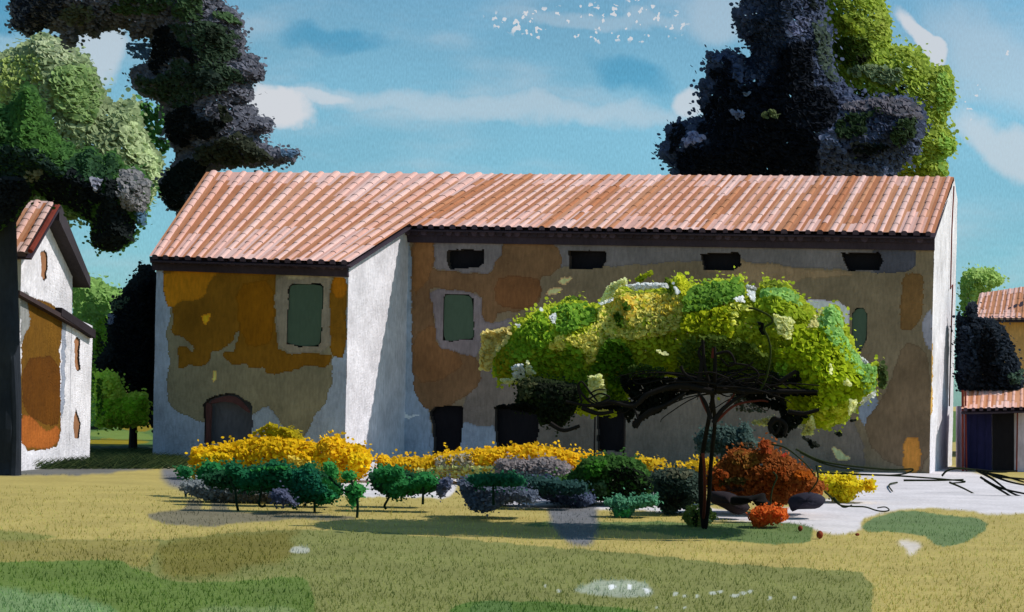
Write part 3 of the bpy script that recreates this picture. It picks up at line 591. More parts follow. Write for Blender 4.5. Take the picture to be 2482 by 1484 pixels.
c.patch(Z('r1', '1530 160, 1660 180, 1830 260, 1855 320, 1760 290, 1825 400, 1830 440, 1700 470, 1800 520, 1870 600, 1870 655, 1770 620, 1700 700, 1560 720, 1460 780, 1400 830, 1280 820, 1200 750, 1060 700, 1010 600, 1030 550, 1150 600, 1280 520, 1300 430, 1450 450, 1350 320, 1270 180'), (42, 58, 42))
c.patch(Z('r1', '1600 90, 1690 70, 1770 110, 1850 190, 1810 200, 1700 160, 1600 130'), (52, 74, 46))
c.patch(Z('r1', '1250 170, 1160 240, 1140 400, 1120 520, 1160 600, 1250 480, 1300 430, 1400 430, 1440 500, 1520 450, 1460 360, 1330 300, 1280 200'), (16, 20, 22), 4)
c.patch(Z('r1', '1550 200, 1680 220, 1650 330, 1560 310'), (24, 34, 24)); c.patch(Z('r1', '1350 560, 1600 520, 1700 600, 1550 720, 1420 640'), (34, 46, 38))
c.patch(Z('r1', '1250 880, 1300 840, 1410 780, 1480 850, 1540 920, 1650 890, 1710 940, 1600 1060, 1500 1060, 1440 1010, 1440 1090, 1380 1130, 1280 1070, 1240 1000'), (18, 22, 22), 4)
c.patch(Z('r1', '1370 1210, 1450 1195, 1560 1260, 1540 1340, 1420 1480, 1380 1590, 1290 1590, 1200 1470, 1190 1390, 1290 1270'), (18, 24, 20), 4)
c.patch(Z('r1', '1420 1150, 1600 1070, 1800 1000, 1900 1040, 1990 1130, 2110 1220, 1800 1255, 1500 1250'), (44, 50, 38))
c.patch(Z('r1', '1640 780, 1700 790, 1760 900, 1700 960, 1650 860'), (24, 30, 20))
c.patch(Z('r1', '2110 1122, 2290 1132, 2220 1200, 2120 1180'), (72, 96, 116)); c.patch(Z('r1', '1160 320, 1060 320, 960 320, 950 400, 1020 460, 1130 450'), (72, 98, 122))
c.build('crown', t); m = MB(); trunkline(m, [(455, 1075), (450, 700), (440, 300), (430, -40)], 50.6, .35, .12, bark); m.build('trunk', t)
# pale green round tree behind
t = empty('pale_tree', base_at(190, 60), 'broad pale sage green tree filling the upper left behind the darker trees', 'tree')
c = Crown(Z('r1', '-200 380, 0 400, 90 380, 230 280, 330 240, 460 300, 560 350, 670 440, 740 560, 800 700, 850 772, 1040 740, 1100 960, 1180 1120, 1225 1190, 1230 1320, 1180 1450, 1120 1600, 700 1650, 200 1700, -200 1700'), 60, 3, 21, (112, 128, 92))
c.patch(Z('r1', '230 300, 340 250, 470 310, 560 350, 600 480, 400 460, 250 400'), (134, 146, 114)); c.patch(Z('r1', '0 440, 300 400, 340 600, 250 650, 200 620, 90 760, 0 780'), (124, 142, 78)); c.patch(Z('r1', '400 500, 700 480, 800 720, 700 960, 480 880, 360 700'), (104, 128, 78))
c.patch(Z('r1', '880 980, 1050 900, 1160 1120, 1220 1200, 1220 1330, 1130 1560, 1100 1280, 960 1180'), (140, 156, 116))
c.patch(Z('r1', '975 545, 1010 640, 1080 760, 1250 795, 1300 1120, 1230 1170, 1140 1080, 1060 900, 1040 750'), (64, 104, 50))
c.build('crown', t); m = MB(); trunkline(m, [(90, 1060), (95, 760), (120, 500)], 60, .35, .18, bark_l); m.build('trunk', t)
# big near tree with dark trunk at the frame's left edge
t = empty('shade_tree', G(24, 1152), 'near tree with thick slate-black trunk and dark drooping boughs at the left edge', 'tree')
Yt = G(24, 1152).y
c = Crown(Z('s', '-160 240, 0 252, 22 256, 40 228, 64 199, 84 210, 106 247, 110 275, 138 320, 160 347, 173 343, 186 370, 205 358, 221 352, 250 380, 270 363, 290 376, 300 403, 340 408, 368 440, 366 480, 356 510, 352 558, 326 534, 328 585, 300 600, 280 612, 250 608, 222 595, 220 545, 180 515, 120 480, 84 470, 44 520, 0 560, -160 560'), Yt, 1.3, 16, (52, 84, 40))
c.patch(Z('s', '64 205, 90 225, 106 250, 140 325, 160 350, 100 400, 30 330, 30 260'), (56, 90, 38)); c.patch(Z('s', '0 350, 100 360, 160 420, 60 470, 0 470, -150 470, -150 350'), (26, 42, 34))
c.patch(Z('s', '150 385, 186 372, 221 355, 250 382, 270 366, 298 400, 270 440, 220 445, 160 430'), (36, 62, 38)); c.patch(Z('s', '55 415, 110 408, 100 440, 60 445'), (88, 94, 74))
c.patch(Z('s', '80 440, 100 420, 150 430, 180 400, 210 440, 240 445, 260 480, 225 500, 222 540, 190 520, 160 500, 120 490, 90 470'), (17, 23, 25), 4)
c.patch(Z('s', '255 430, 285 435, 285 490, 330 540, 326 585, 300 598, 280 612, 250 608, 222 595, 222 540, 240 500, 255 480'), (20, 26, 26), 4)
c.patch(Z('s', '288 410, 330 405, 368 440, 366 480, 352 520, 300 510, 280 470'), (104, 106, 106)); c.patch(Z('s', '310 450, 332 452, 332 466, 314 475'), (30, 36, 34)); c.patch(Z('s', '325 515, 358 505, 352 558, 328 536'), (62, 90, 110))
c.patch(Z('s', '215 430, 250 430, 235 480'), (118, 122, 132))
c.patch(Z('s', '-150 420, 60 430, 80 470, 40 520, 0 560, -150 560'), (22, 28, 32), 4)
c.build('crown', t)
m = MB(); tb = wash((44, 50, 58), 'lit', .12, .3)
trunkline(m, [(20, 1156), (24, 950), (20, 700), (16, 450), (10, 330)], Yt, .21, .11, tb, 8, 14); trunkline(m, [(34, 1155), (37, 1000), (28, 800)], Yt-.1, .09, .05, tb)
trunkline(m, [(20, 560), (70, 480), (150, 440), (240, 470)], Yt, .06, .02, tb); trunkline(m, [(18, 480), (60, 380), (70, 260)], Yt, .06, .02, tb); m.build('trunk', t)
# hanging bough top left
# cypress etc. beside the wing
t = empty('cypress', base_at(322, 43), 'near-black bushy cypress against the left corner of the farmhouse wing', 'tree')
c = Crown(Z('r2', '630 478, 660 480, 690 505, 700 560, 700 640, 705 760, 705 1000, 700 1200, 668 1205, 655 1085, 640 1062, 600 1080, 560 1030, 520 1060, 512 990, 485 960, 490 1010, 440 1015, 428 900, 480 840, 478 760, 500 700, 500 640, 545 615, 570 560, 610 520'), 43, .8, 14, (26, 32, 32), 7)
c.patch(Z('r2', '520 640, 560 600, 690 520, 695 1050, 640 1040, 560 980, 500 900, 500 760'), (15, 19, 22), 4); c.patch(Z('r2', '490 650, 560 620, 600 630, 540 680, 500 700'), (66, 82, 62)); c.patch(Z('r2', '480 700, 525 695, 510 745, 480 755'), (96, 104, 120))
c.build('crown', t); m = MB(); trunkline(m, [(322, 1095), (324, 1000), (330, 800)], 43, .12, .06, bark); m.build('trunk', t)
t = empty('round_tree', base_at(225, 63), 'mid green round tree seen between the gable house and the cypress', 'tree')
c = Crown(Z('r2', '318 560, 340 530, 430 542, 500 580, 560 600, 560 900, 520 1180, 400 1200, 380 900, 330 720'), 63, 2, 17, (104, 136, 74))
c.patch(Z('r2', '420 740, 500 680, 510 900, 440 1000, 410 1180, 400 900'), (88, 124, 40)); c.patch(Z('r2', '425 770, 460 780, 480 860, 440 940'), (40, 56, 24))
c.build('crown', t); m = MB(); trunkline(m, [(225, 1060), (228, 900)], 63, .25, .15, bark_l); m.build('trunk', t)
def bush(name, label, key, poly, Y, T, size, rgb, patches=(), cat='bush', group=None, cover=6, stem=None, core=True, kind='leaf'):
    pl_ = Z(key, poly); cxp = sum(a for a, b in pl_)/len(pl_); t = empty(name, base_at(cxp, Y), label, cat, group)
    c = Crown(pl_, Y, T, size, rgb, cover, kind)
    for pt in patches: c.patch(Z(pt[0], pt[1]), pt[2])
    c.build('foliage', t)
    if stem:
        m = MB()
        for st in stem: trunkline(m, Z(st[0], st[1]), Y, st[2], st[2]*.6, wash((20, 34, 22), 'lit'))
        m.build('stem', t)
    return t
bush('bush', 'rounded grass green bush at the foot of the cypress', 'r2', '425 965, 470 955, 520 960, 560 1050, 655 1048, 662 1120, 660 1195, 550 1204, 425 1204', 41.4, .5, 14, (150, 190, 66), [('r2', '430 1080, 655 1060, 655 1190, 430 1200', (120, 165, 40)), ('r2', '430 990, 460 980, 470 1150, 430 1180', (60, 92, 30))])
t = empty('small_tree', base_at(2380, 72), 'small distant olive green tree beyond the right gable', 'tree')
c = Crown(Z('r8', '515 470, 522 440, 560 420, 640 425, 683 455, 680 480, 640 500, 600 540, 590 700, 530 700, 515 530'), 72, 1.2, 15, (124, 150, 84)); c.build('crown', t)
m = MB(); trunkline(m, [(2365, 1070), (2362, 740)], 72, .2, .1, bark_l); m.build('trunk', t)
t = empty('dark_shrub', base_at(2395, 41.8), 'blue-black shrub above the shed canopy beside the right gable', 'shrub')
c = Crown(Z('r8', '500 600, 512 588, 522 600, 540 615, 536 560, 560 545, 582 560, 580 605, 640 610, 690 660, 745 780, 760 850, 740 900, 520 890, 498 850'), 41.8, .6, 14, (28, 36, 44), 7)
c.patch(Z('r8', '600 640, 640 650, 660 720, 640 850, 600 860, 580 740'), (12, 14, 18)); c.patch(Z('r8', '690 820, 757 800, 757 860, 700 870'), (52, 72, 58)); c.patch(Z('r8', '510 640, 560 640, 580 760, 530 860, 505 820'), (34, 44, 56))
c.build('foliage', t); m = MB(); m.tube([base_at(2395, 41.8)+Vector((0, 1.2, 0)), P(2395, 900, 41.9)], .08, .05, bark); m.build('stem', t)

# ------------------------------------------------------------------ the lime spreading tree in front
Yf = G(1705, 1282).y
ft = empty('fruit_tree', G(1705, 1282), 'low spreading tree with lime and gold crown, underside boughs coloured black for shade and twin thin stems', 'tree')
c = Crown(Z('r6', '355 262, 270 310, 205 355, 180 425, 130 470, 108 520, 112 600, 160 650, 250 640, 400 640, 480 690, 490 770, 600 815, 720 805, 800 720, 830 650, 1000 610, 1250 660, 1520 620, 1580 760, 1640 830, 1690 862, 1800 882, 1900 835, 1960 745, 2040 700, 2052 620, 2060 530, 1990 556, 1950 490, 1920 400, 1880 330, 1860 262, 1820 240, 1750 300, 1700 240, 1650 190, 1590 135, 1480 125, 1440 180, 1395 180, 1365 95, 1325 125, 1240 118, 1130 148, 1090 130, 1060 88, 1032 110, 1000 150, 925 172, 830 182, 760 152, 690 235, 600 245, 500 212, 440 240'), Yf, 1.0, 17, (132, 146, 36), 5)
c.patch(Z('r6', '745 160, 830 190, 1060 185, 1080 262, 1045 385, 830 440, 740 420, 655 455, 630 540, 580 575, 570 485, 500 450, 430 500, 385 462, 440 402, 560 398, 640 330, 640 262'), (232, 168, 84), 6)
c.patch(Z('r6', '860 185, 1040 200, 1060 250, 1000 310, 880 290, 840 240'), (224, 156, 50), 4); c.patch(Z('r6', '700 210, 850 200, 830 330, 700 330'), (204, 150, 56), 3)
c.patch(Z('r6', '350 268, 400 340, 432 420, 382 462, 440 505, 500 455, 560 480, 575 570, 640 580, 640 740, 560 740, 540 660, 400 640, 330 600, 290 540, 230 530, 195 600, 160 650, 112 600, 120 500, 210 400'), (98, 128, 28), 3.2)
c.patch(Z('r6', '370 272, 480 240, 580 240, 635 282, 625 345, 540 380, 450 412, 430 380, 432 310'), (88, 122, 36), 4); c.patch(Z('r6', '450 225, 520 205, 570 225, 520 250'), (56, 80, 18), 3)
c.patch(Z('r6', '120 520, 170 450, 220 480, 200 560, 180 640, 130 620'), (120, 116, 20), 3)
c.patch(Z('r6', '690 420, 760 430, 820 500, 832 570, 790 660, 770 770, 680 760, 690 600, 600 590, 640 490'), (58, 88, 12), 4); c.patch(Z('r6', '500 660, 600 600, 600 790, 520 770'), (96, 122, 20), 3.5); c.patch(Z('r6', '690 650, 780 640, 790 740, 700 790'), (88, 118, 16), 3.5)
c.patch(Z('r6', '715 300, 740 280, 770 310, 775 375, 740 365'), (52, 76, 12), 5, 10); c.patch(Z('r6', '758 245, 785 235, 810 262, 800 288, 770 280'), (52, 76, 12), 5, 10)
c.patch(Z('r6', '805 150, 860 88, 925 75, 915 105, 850 145'), (118, 128, 20), 4, 11); c.patch(Z('r6', '975 110, 1000 115, 1030 200, 1005 205, 980 160'), (70, 88, 20), 5, 10); c.patch(Z('r6', '1035 95, 1075 90, 1108 150, 1095 200, 1060 210, 1035 150'), (146, 152, 30), 4, 12)
c.patch(Z('r6', '1100 170, 1200 115, 1260 130, 1320 120, 1360 95, 1395 200, 1330 232, 1160 290, 1060 292, 1070 220'), (80, 114, 38), 4); c.patch(Z('r6', '1060 215, 1300 225, 1180 285, 1080 290'), (74, 104, 22), 3)
c.patch(Z('r6', '1090 300, 1300 250, 1310 330, 1340 400, 1280 430, 1060 400, 1050 350'), (134, 144, 20), 3)
c.patch(Z('r6', '1310 245, 1430 250, 1420 290, 1350 280, 1340 370, 1310 350'), (200, 176, 86), 3.5)
c.patch(Z('r6', '1420 210, 1560 205, 1640 260, 1740 292, 1700 330, 1640 330, 1560 320, 1430 260'), (120, 140, 30), 3.5); c.patch(Z('r6', '1450 170, 1560 160, 1640 180, 1690 270, 1580 230, 1440 210'), (110, 146, 76), 3.5); c.patch(Z('r6', '1450 128, 1540 122, 1610 150, 1560 168, 1460 155'), (86, 100, 28), 4)
c.patch(Z('r6', '1640 350, 1780 330, 1880 420, 1960 560, 2040 600, 2030 690, 1940 740, 1790 872, 1650 835, 1580 700, 1560 560, 1520 480, 1600 460'), (130, 148, 22), 3.2)
c.patch(Z('r6', '1790 262, 1830 245, 1870 290, 1890 400, 1950 500, 2045 570, 2052 650, 1980 640, 1900 540, 1790 420, 1740 340'), (118, 158, 88), 3.5)
c.patch(Z('r6', '1960 560, 2050 560, 2040 690, 1980 700'), (112, 146, 76), 3); c.patch(Z('r6', '2045 540, 2085 530, 2108 590, 2100 660, 2065 700, 2050 620'), (66, 80, 44), 4)
c.patch(Z('r6', '1700 800, 1900 720, 1960 740, 1880 850, 1790 875'), (150, 158, 50), 2.5)
c.patch(Z('r6', '1030 600, 1045 480, 1105 398, 1300 408, 1440 450, 1500 500, 1545 600, 1500 690, 1250 700, 1100 660'), (66, 82, 26), 3.6); c.patch(Z('r6', '1500 570, 1560 600, 1550 690, 1480 690'), (56, 88, 62), 3)
c.patch(Z('r6', '830 560, 1030 520, 1020 600, 820 640'), (124, 134, 10), 3); c.patch(Z('r6', '1520 545, 1600 540, 1600 640, 1550 620'), (108, 142, 40), 3)
c.patch(Z('r6', '1520 288, 1560 300, 1642 322, 1612 442, 1550 395'), (204, 186, 120), 4, 11); c.patch(Z('r6', '1740 290, 1780 280, 1750 370, 1690 370'), (178, 168, 110), 3, 11)
c.patch(Z('r6', '52 382, 200 358, 205 400, 172 452, 110 530, 106 590, 40 580'), (204, 160, 98), 5); c.patch(Z('r6', '200 560, 268 545, 275 620, 215 622'), (232, 232, 234), 5, 10); c.patch(Z('r6', '275 510, 330 600, 280 610'), (186, 176, 136), 5, 9)
c.patch(Z('r6', '130 625, 250 620, 310 612, 270 642, 170 650'), (206, 180, 140), 5, 9); c.patch(Z('r6', '590 610, 660 595, 690 700, 600 790'), (198, 186, 122), 5, 12); c.patch(Z('r6', '640 745, 710 740, 720 790, 640 795'), (212, 190, 120), 5, 10)
for w in ('770 150, 850 138, 990 140, 1000 165, 920 170, 830 182', '1040 200, 1020 140, 1055 190', '1320 215, 1380 205, 1385 240, 1340 236', '1390 145, 1445 160, 1430 245, 1392 205', '640 240, 725 210, 715 235, 650 258', '335 265, 380 268, 360 290', '390 305, 432 290, 430 350, 410 345', '215 350, 265 340, 245 370', '1955 500, 2015 540, 1985 558', '1980 720, 2052 675, 2040 715, 1950 770', '1450 830, 1540 800, 1530 845, 1480 860', '1640 855, 1740 860, 1745 880, 1650 875'):
    c.patch(Z('r6', w), (236, 235, 238), 6, 9)
for w in ('690 150, 780 110, 800 140, 745 170, 700 225, 650 240', '1405 840, 1500 820, 1510 865, 1430 862', '1680 870, 1720 800, 1740 850, 1730 915, 1660 910', '1910 725, 1955 730, 1940 790, 1900 820', '1805 540, 1825 545, 1825 612, 1808 600', '1870 640, 1900 620, 1925 655, 1890 670', '915 478, 960 478, 1025 512, 960 505'):
    c.patch(Z('r6', w), (214, 184, 130), 5, 9)
c.build('crown', ft)
c = Crown(Z('r6', '236 640, 300 608, 400 625, 540 650, 545 750, 500 830, 430 892, 420 850, 350 860, 330 800, 230 760'), Yf-1.1, .25, 13, (30, 40, 20), 6)  # shaded underside foliage, its shade put into near-black leaf colours
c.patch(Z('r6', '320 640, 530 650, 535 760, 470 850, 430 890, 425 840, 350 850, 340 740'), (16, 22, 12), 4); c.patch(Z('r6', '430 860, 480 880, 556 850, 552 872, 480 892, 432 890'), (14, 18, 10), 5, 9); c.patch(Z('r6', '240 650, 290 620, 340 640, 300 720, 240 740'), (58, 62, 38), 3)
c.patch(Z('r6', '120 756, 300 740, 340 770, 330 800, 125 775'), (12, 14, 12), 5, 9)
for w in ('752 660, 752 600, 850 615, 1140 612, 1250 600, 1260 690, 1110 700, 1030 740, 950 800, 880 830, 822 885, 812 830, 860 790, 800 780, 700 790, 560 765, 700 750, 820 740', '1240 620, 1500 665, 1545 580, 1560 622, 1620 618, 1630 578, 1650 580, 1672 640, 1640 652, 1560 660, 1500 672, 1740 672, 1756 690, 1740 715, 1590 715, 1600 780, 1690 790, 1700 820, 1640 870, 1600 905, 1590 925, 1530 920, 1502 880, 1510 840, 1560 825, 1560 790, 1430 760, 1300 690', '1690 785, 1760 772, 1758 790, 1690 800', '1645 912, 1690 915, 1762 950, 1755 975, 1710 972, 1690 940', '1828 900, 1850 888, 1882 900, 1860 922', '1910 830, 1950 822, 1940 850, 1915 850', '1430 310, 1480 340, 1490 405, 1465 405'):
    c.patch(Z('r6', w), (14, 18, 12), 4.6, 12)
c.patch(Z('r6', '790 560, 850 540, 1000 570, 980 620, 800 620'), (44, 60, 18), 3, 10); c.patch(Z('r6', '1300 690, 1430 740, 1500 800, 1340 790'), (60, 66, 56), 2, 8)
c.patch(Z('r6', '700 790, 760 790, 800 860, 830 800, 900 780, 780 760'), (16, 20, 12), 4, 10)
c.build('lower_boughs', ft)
m = MB(); tm = wash((30, 26, 24), 'lit'); rd = wash((96, 44, 34), 'lit'); Yb = Yf-1.5
def br(key, pts, r0, r1, mat=tm, Y=None, n=6): 
    q = spline(Z(key, pts), n); Y = Y or Yb; mtot = len(q)
    m.tube([P(x, y, Y) for x, y in q], r0, r1, mat, 7)
# twin stems rise from the ground and carry the limbs
def stem(pts, r0, r1, mat):
    q = spline(Z('r6', pts), 7); n = len(q); Yg = Yf
    m.tube([P(x, y, Yg+(Yb-Yg)*min(1, i/(n*.8))) for i, (x, y) in enumerate(q)], r0, r1, mat, 9)
stem('1176 1372, 1162 1230, 1160 1080, 1176 960, 1200 830, 1222 700, 1232 560, 1228 462', .034, .02, tm)
stem('1182 1376, 1200 1240, 1208 1090, 1220 960, 1230 840, 1215 700, 1180 560, 1170 430', .03, .018, tm)
stem('1172 1340, 1180 1230, 1178 1080, 1170 1000', .022, .018, rd)
br('r6', '1210 830, 1180 740, 1140 690', .03, .012); br('r6', '1195 800, 1170 750, 1150 700', .012, .008, rd)
br('r6', '1225 850, 1270 780, 1350 720, 1400 700', .035, .012); br('r6', '1240 840, 1330 760, 1450 735, 1500 740', .018, .01, rd); br('r6', '1250 800, 1300 740, 1330 700', .014, .008, rd)
br('r6', '1150 640, 1165 540, 1150 490, 1180 440', .03, .012); br('r6', '1060 560, 1080 600, 1140 640, 1200 660', .016, .02); br('r6', '1240 500, 1300 490, 1330 540, 1300 560, 1260 520', .018, .01)
br('r6', '1260 640, 1340 600, 1400 560, 1425 540', .016, .008); br('r6', '1300 545, 1400 560, 1450 600, 1430 650, 1380 670', .014, .008)
br('r6', '1400 268, 1440 275, 1510 310, 1520 340, 1480 370, 1500 420, 1512 500, 1490 620, 1450 700', .014, .012, wash((54, 66, 22), 'lit'))
br('r6', '1225 690, 1060 660, 900 700, 820 760, 700 740, 600 760, 480 740', .04, .016); br('r6', '1240 680, 1400 690, 1520 690, 1620 700', .035, .015)
br('r6', '820 860, 900 790, 980 760, 1080 700', .03, .02); br('r6', '540 650, 560 700, 640 760, 780 740, 830 790, 850 860', .016, .012); br('r6', '560 740, 540 670, 560 640, 600 690, 640 740', .014, .01); br('r6', '590 730, 650 700, 700 720, 640 745, 600 725', .012, .008); br('r6', '600 700, 640 680, 695 682', .01, .006)
br('r6', '1500 860, 1530 820, 1560 850, 1540 900, 1510 890', .02, .014); br('r6', '1220 520, 1225 470', .022, .02, rd)
for i in range(46):
    sx = random.choice((1160, 1200, 1240, 1300, 1100, 1380)); sy = random.uniform(620, 720); dr = random.choice((-1, 1)); ln = random.uniform(120, 430)*(1 if dr < 0 else .9)
    ex = sx+dr*ln; ey = sy+random.uniform(-60, 120)*(ln/300); mx = (sx+ex)/2; my = (sy+ey)/2-random.uniform(10, 50)
    br('r6', [(sx, sy), (mx, my), (ex, ey), (ex+dr*random.uniform(10, 50), ey+random.uniform(-30, 40))], random.uniform(.008, .016), .004, tm, Yb+random.uniform(-.1, .5), 4)
for w_ in ('1540 690, 1620 690, 1750 690', '1560 640, 1620 600, 1640 585', '1600 790, 1680 800, 1756 780', '400 850, 470 885, 550 862', '830 870, 870 820, 960 770', '560 770, 640 800, 720 790', '1520 900, 1510 860, 1550 830, 1590 860, 1580 910'):
    br('r6', w_, .03, .02, tm, Yb, 5)
m.build('trunk', ft)
# stakes beside the black doorway
for x, y0, y1, lab in ((1443, 985, 1120, 'left thin black stake before the dark doorway'), (1514, 988, 1118, 'right thin black stake before the dark doorway')):
    Yk = 25.9; b0 = base_at(x, Yk); m = MB(); top = P(x, y0, Yk); m.tube([Vector((top.x, Yk, 0)), top], .016, .014, tm, 6); m.tube([top-Vector((.01, 0, 0)), top+Vector((.0, 0, .03))], .026, .022, tm, 6); tag(m.build('garden_stake', loc=b0), lab, 'stake', 'stakes before the doorway')

# ------------------------------------------------------------------ low planting
bush('yellow_bush', 'long mustard yellow bush along the front of the projecting wing', 'g1', '925 120, 930 98, 950 80, 1060 68, 1180 42, 1250 28, 1350 22, 1450 40, 1550 60, 1560 40, 1590 25, 1650 20, 1690 58, 1760 65, 1800 95, 1818 130, 1800 180, 1755 228, 1700 245, 1690 290, 1450 300, 1000 300, 940 220', 29.5, .5, 14, (170, 142, 12),
     [('g1', '1040 -5, 1180 20, 1320 -45, 1400 -20, 1500 45, 1350 30', (134, 124, 14)), ('g1', '1400 110, 1560 150, 1640 170, 1700 210, 1640 260, 1400 240', (184, 156, 60)), ('g1', '1540 70, 1600 40, 1640 60, 1620 130, 1560 130', (174, 140, 20)), ('g1', '1690 100, 1800 110, 1800 180, 1700 190', (182, 150, 16)), ('g1', '950 110, 1100 100, 1150 150, 960 160', (172, 148, 14))])
bush('olive_bush', 'small dull olive mound rising behind the long mustard bush', 'r4', '860 720, 930 690, 1020 652, 1090 658, 1165 735, 1160 800, 860 800', 31, .3, 12, (128, 118, 20))
bush('yellow_bush', 'low mustard yellow bush between the wing corner and the black doors', 's', '914 1118, 918 1100, 960 1108, 1020 1110, 1056 1102, 1100 1094, 1150 1090, 1240 1082, 1290 1076, 1340 1084, 1400 1098, 1470 1104, 1468 1150, 1300 1160, 1130 1160, 980 1160, 920 1150', 29.8, .45, 14, (168, 140, 18),
     [('s', '1050 1108, 1150 1095, 1150 1140, 1060 1150', (136, 132, 110)), ('s', '1000 1135, 1130 1125, 1240 1130, 1240 1158, 1000 1160', (206, 188, 110))])
bush('yellow_bush', 'mustard yellow bush right of the dark green shrub, behind the twin stems', 'r6', '820 1025, 870 1020, 920 1022, 970 1040, 1010 1062, 1070 1050, 1140 1036, 1250 1020, 1262 1100, 1150 1170, 920 1170, 830 1120', 28.5, .3, 13, (160, 138, 26))
bush('yellow_bush', 'ragged yellow clump between the rust red shrub and the white path', 'b5', '1130 930, 1250 920, 1390 920, 1430 950, 1470 960, 1540 950, 1572 965, 1570 1038, 1500 1050, 1440 1035, 1425 1080, 1390 1128, 1330 1150, 1270 1120, 1200 1050, 1120 1000', 26.5, .3, 13, (176, 158, 26), [('b5', '1480 960, 1560 955, 1560 1040, 1490 1040', (150, 122, 6)), ('b5', '1200 980, 1300 960, 1340 1080, 1260 1080', (150, 146, 20))])
stones = []
def rock(label, key, poly, Y, T, rgb, group='stones among the planting', name='stone'):
    p = Z(key, poly); cxp = sum(a for a, b in p)/len(p); m = MB(); lump(m, p, Y, T, wash(rgb, 'lit', .12, .3)); o = m.build(name, loc=base_at(cxp, Y), smoothf=True); tag(o, label, 'stone', group)
bush('grey_shrub', 'warm grey low shrub left of the dark green shrub', 'r6', '118 1130, 125 1060, 150 1024, 200 1030, 290 1034, 370 1018, 440 1034, 510 1062, 500 1110, 420 1170, 300 1200, 140 1180', 26.5, .4, 11, (106, 102, 100), cover=7, group='grey and blue low shrubs')
bush('grey_shrub', 'slate blue shrub at the right end of the leafy row', 'g1', '2222 240, 2260 228, 2300 222, 2400 250, 2500 260, 2620 290, 2600 350, 2480 340, 2400 385, 2350 395, 2290 380, 2250 310', 21.6, .3, 11, (72, 82, 96), cover=7, group='grey and blue low shrubs')
bush('grey_shrub', 'small violet grey tuft under the largest leafy plant', 'g1', '1318 300, 1345 280, 1385 276, 1420 320, 1440 350, 1350 350, 1325 335', 21.5, .16, 11, (66, 72, 90), cover=7, group='grey and blue low shrubs')
bush('grey_shrub', 'pointed indigo tuft beside the right leafy plant', 'g1', '2130 240, 2180 222, 2206 240, 2190 275, 2150 332, 2120 290', 22.4, .15, 11, (68, 76, 94), cover=7, group='grey and blue low shrubs')
bush('grey_shrub', 'dark blue shrub in the hollow left of the dark green shrub', 'b4', '330 1060, 520 1060, 740 1130, 860 1190, 860 1260, 760 1300, 520 1250, 380 1200, 120 1260, -20 1280, -60 1180, 100 1110', 24.0, .3, 11, (56, 66, 84), cover=7, group='grey and blue low shrubs')
rock('plum black stone under the left side of the rust shrub', 'b5', '318 1050, 400 1045, 490 1052, 600 1120, 622 1180, 585 1226, 510 1222, 400 1160, 320 1130', 22.2, .25, (46, 38, 42))
rock('plum black stone with blue edge right of the rust shrub', 'b5', '918 1110, 960 1070, 1060 1050, 1150 1062, 1205 1100, 1190 1140, 1150 1180, 1000 1180, 930 1208', 22.6, .25, (50, 48, 60))
rock('jet black stone in front of the rust shrub', 'b5', '470 1100, 520 1082, 640 1080, 750 1050, 752 1110, 785 1130, 770 1165, 690 1172, 640 1110, 600 1150, 470 1155', 21.7, .14, (16, 14, 14))
for (x, y, r, lab) in ((1939.6, 1281, 6.5, 'round brick red pebble nearest the orange clump'), (1986.8, 1296.5, 9.5, 'largest brick red pebble on the pale verge'), (2078, 1296, 5.5, 'smallest brick red pebble at the edge of the right grass patch')):
    Yp = G(x, y+r*1.1).y; m = MB(); lump(m, [(x+r*math.cos(a*.785)*(1 if r != 9.5 else .95), y+r*1.15*math.sin(a*.785)*(.6 if r < 6 else 1)) for a in range(8)], Yp, r*Yp/F, wash((138, 62, 38), 'lit')); tag(m.build('pebble', loc=base_at(x, Yp), smoothf=True), lab, 'pebble', 'red pebbles on the verge')

bush('low_hedge', 'left stretch of low dark green hedge right behind the largest leafy plant', 'g1', '980 215, 1090 190, 1200 182, 1300 176, 1420 190, 1500 180, 1580 200, 1660 262, 1650 325, 1560 345, 1440 345, 1360 300, 1240 292, 1100 275, 1000 262', 22.9, .15, 12, (24, 62, 38), [('g1', '1100 200, 1300 185, 1350 230, 1150 250', (30, 80, 42))], cat='hedge', cover=7)
bush('low_hedge', 'middle stretch of low dark green hedge behind the plant with the bent stem', 'g1', '1790 205, 1850 185, 1960 192, 2080 212, 2150 245, 2120 290, 2000 312, 1900 318, 1820 280', 23.2, .15, 12, (28, 66, 42), cat='hedge', cover=7)
bush('low_hedge', 'right stretch of low blue green hedge between the slate shrub and the dark green shrub', 'g1', '2420 235, 2520 215, 2640 225, 2760 240, 2860 250, 2860 300, 2720 310, 2560 300, 2440 285', 23.4, .2, 12, (34, 60, 56), cat='hedge', cover=7)
bush('grey_shrub', 'long low grey green shrub band behind the left leafy plants', 'g1', '870 250, 960 235, 1100 240, 1250 250, 1330 265, 1440 290, 1500 330, 1440 350, 1300 345, 1130 345, 1000 335, 900 300', 23.5, .2, 11, (96, 104, 104), [('g1', '1000 300, 1300 300, 1420 345, 1100 345', (84, 84, 76))], group='grey and blue low shrubs')
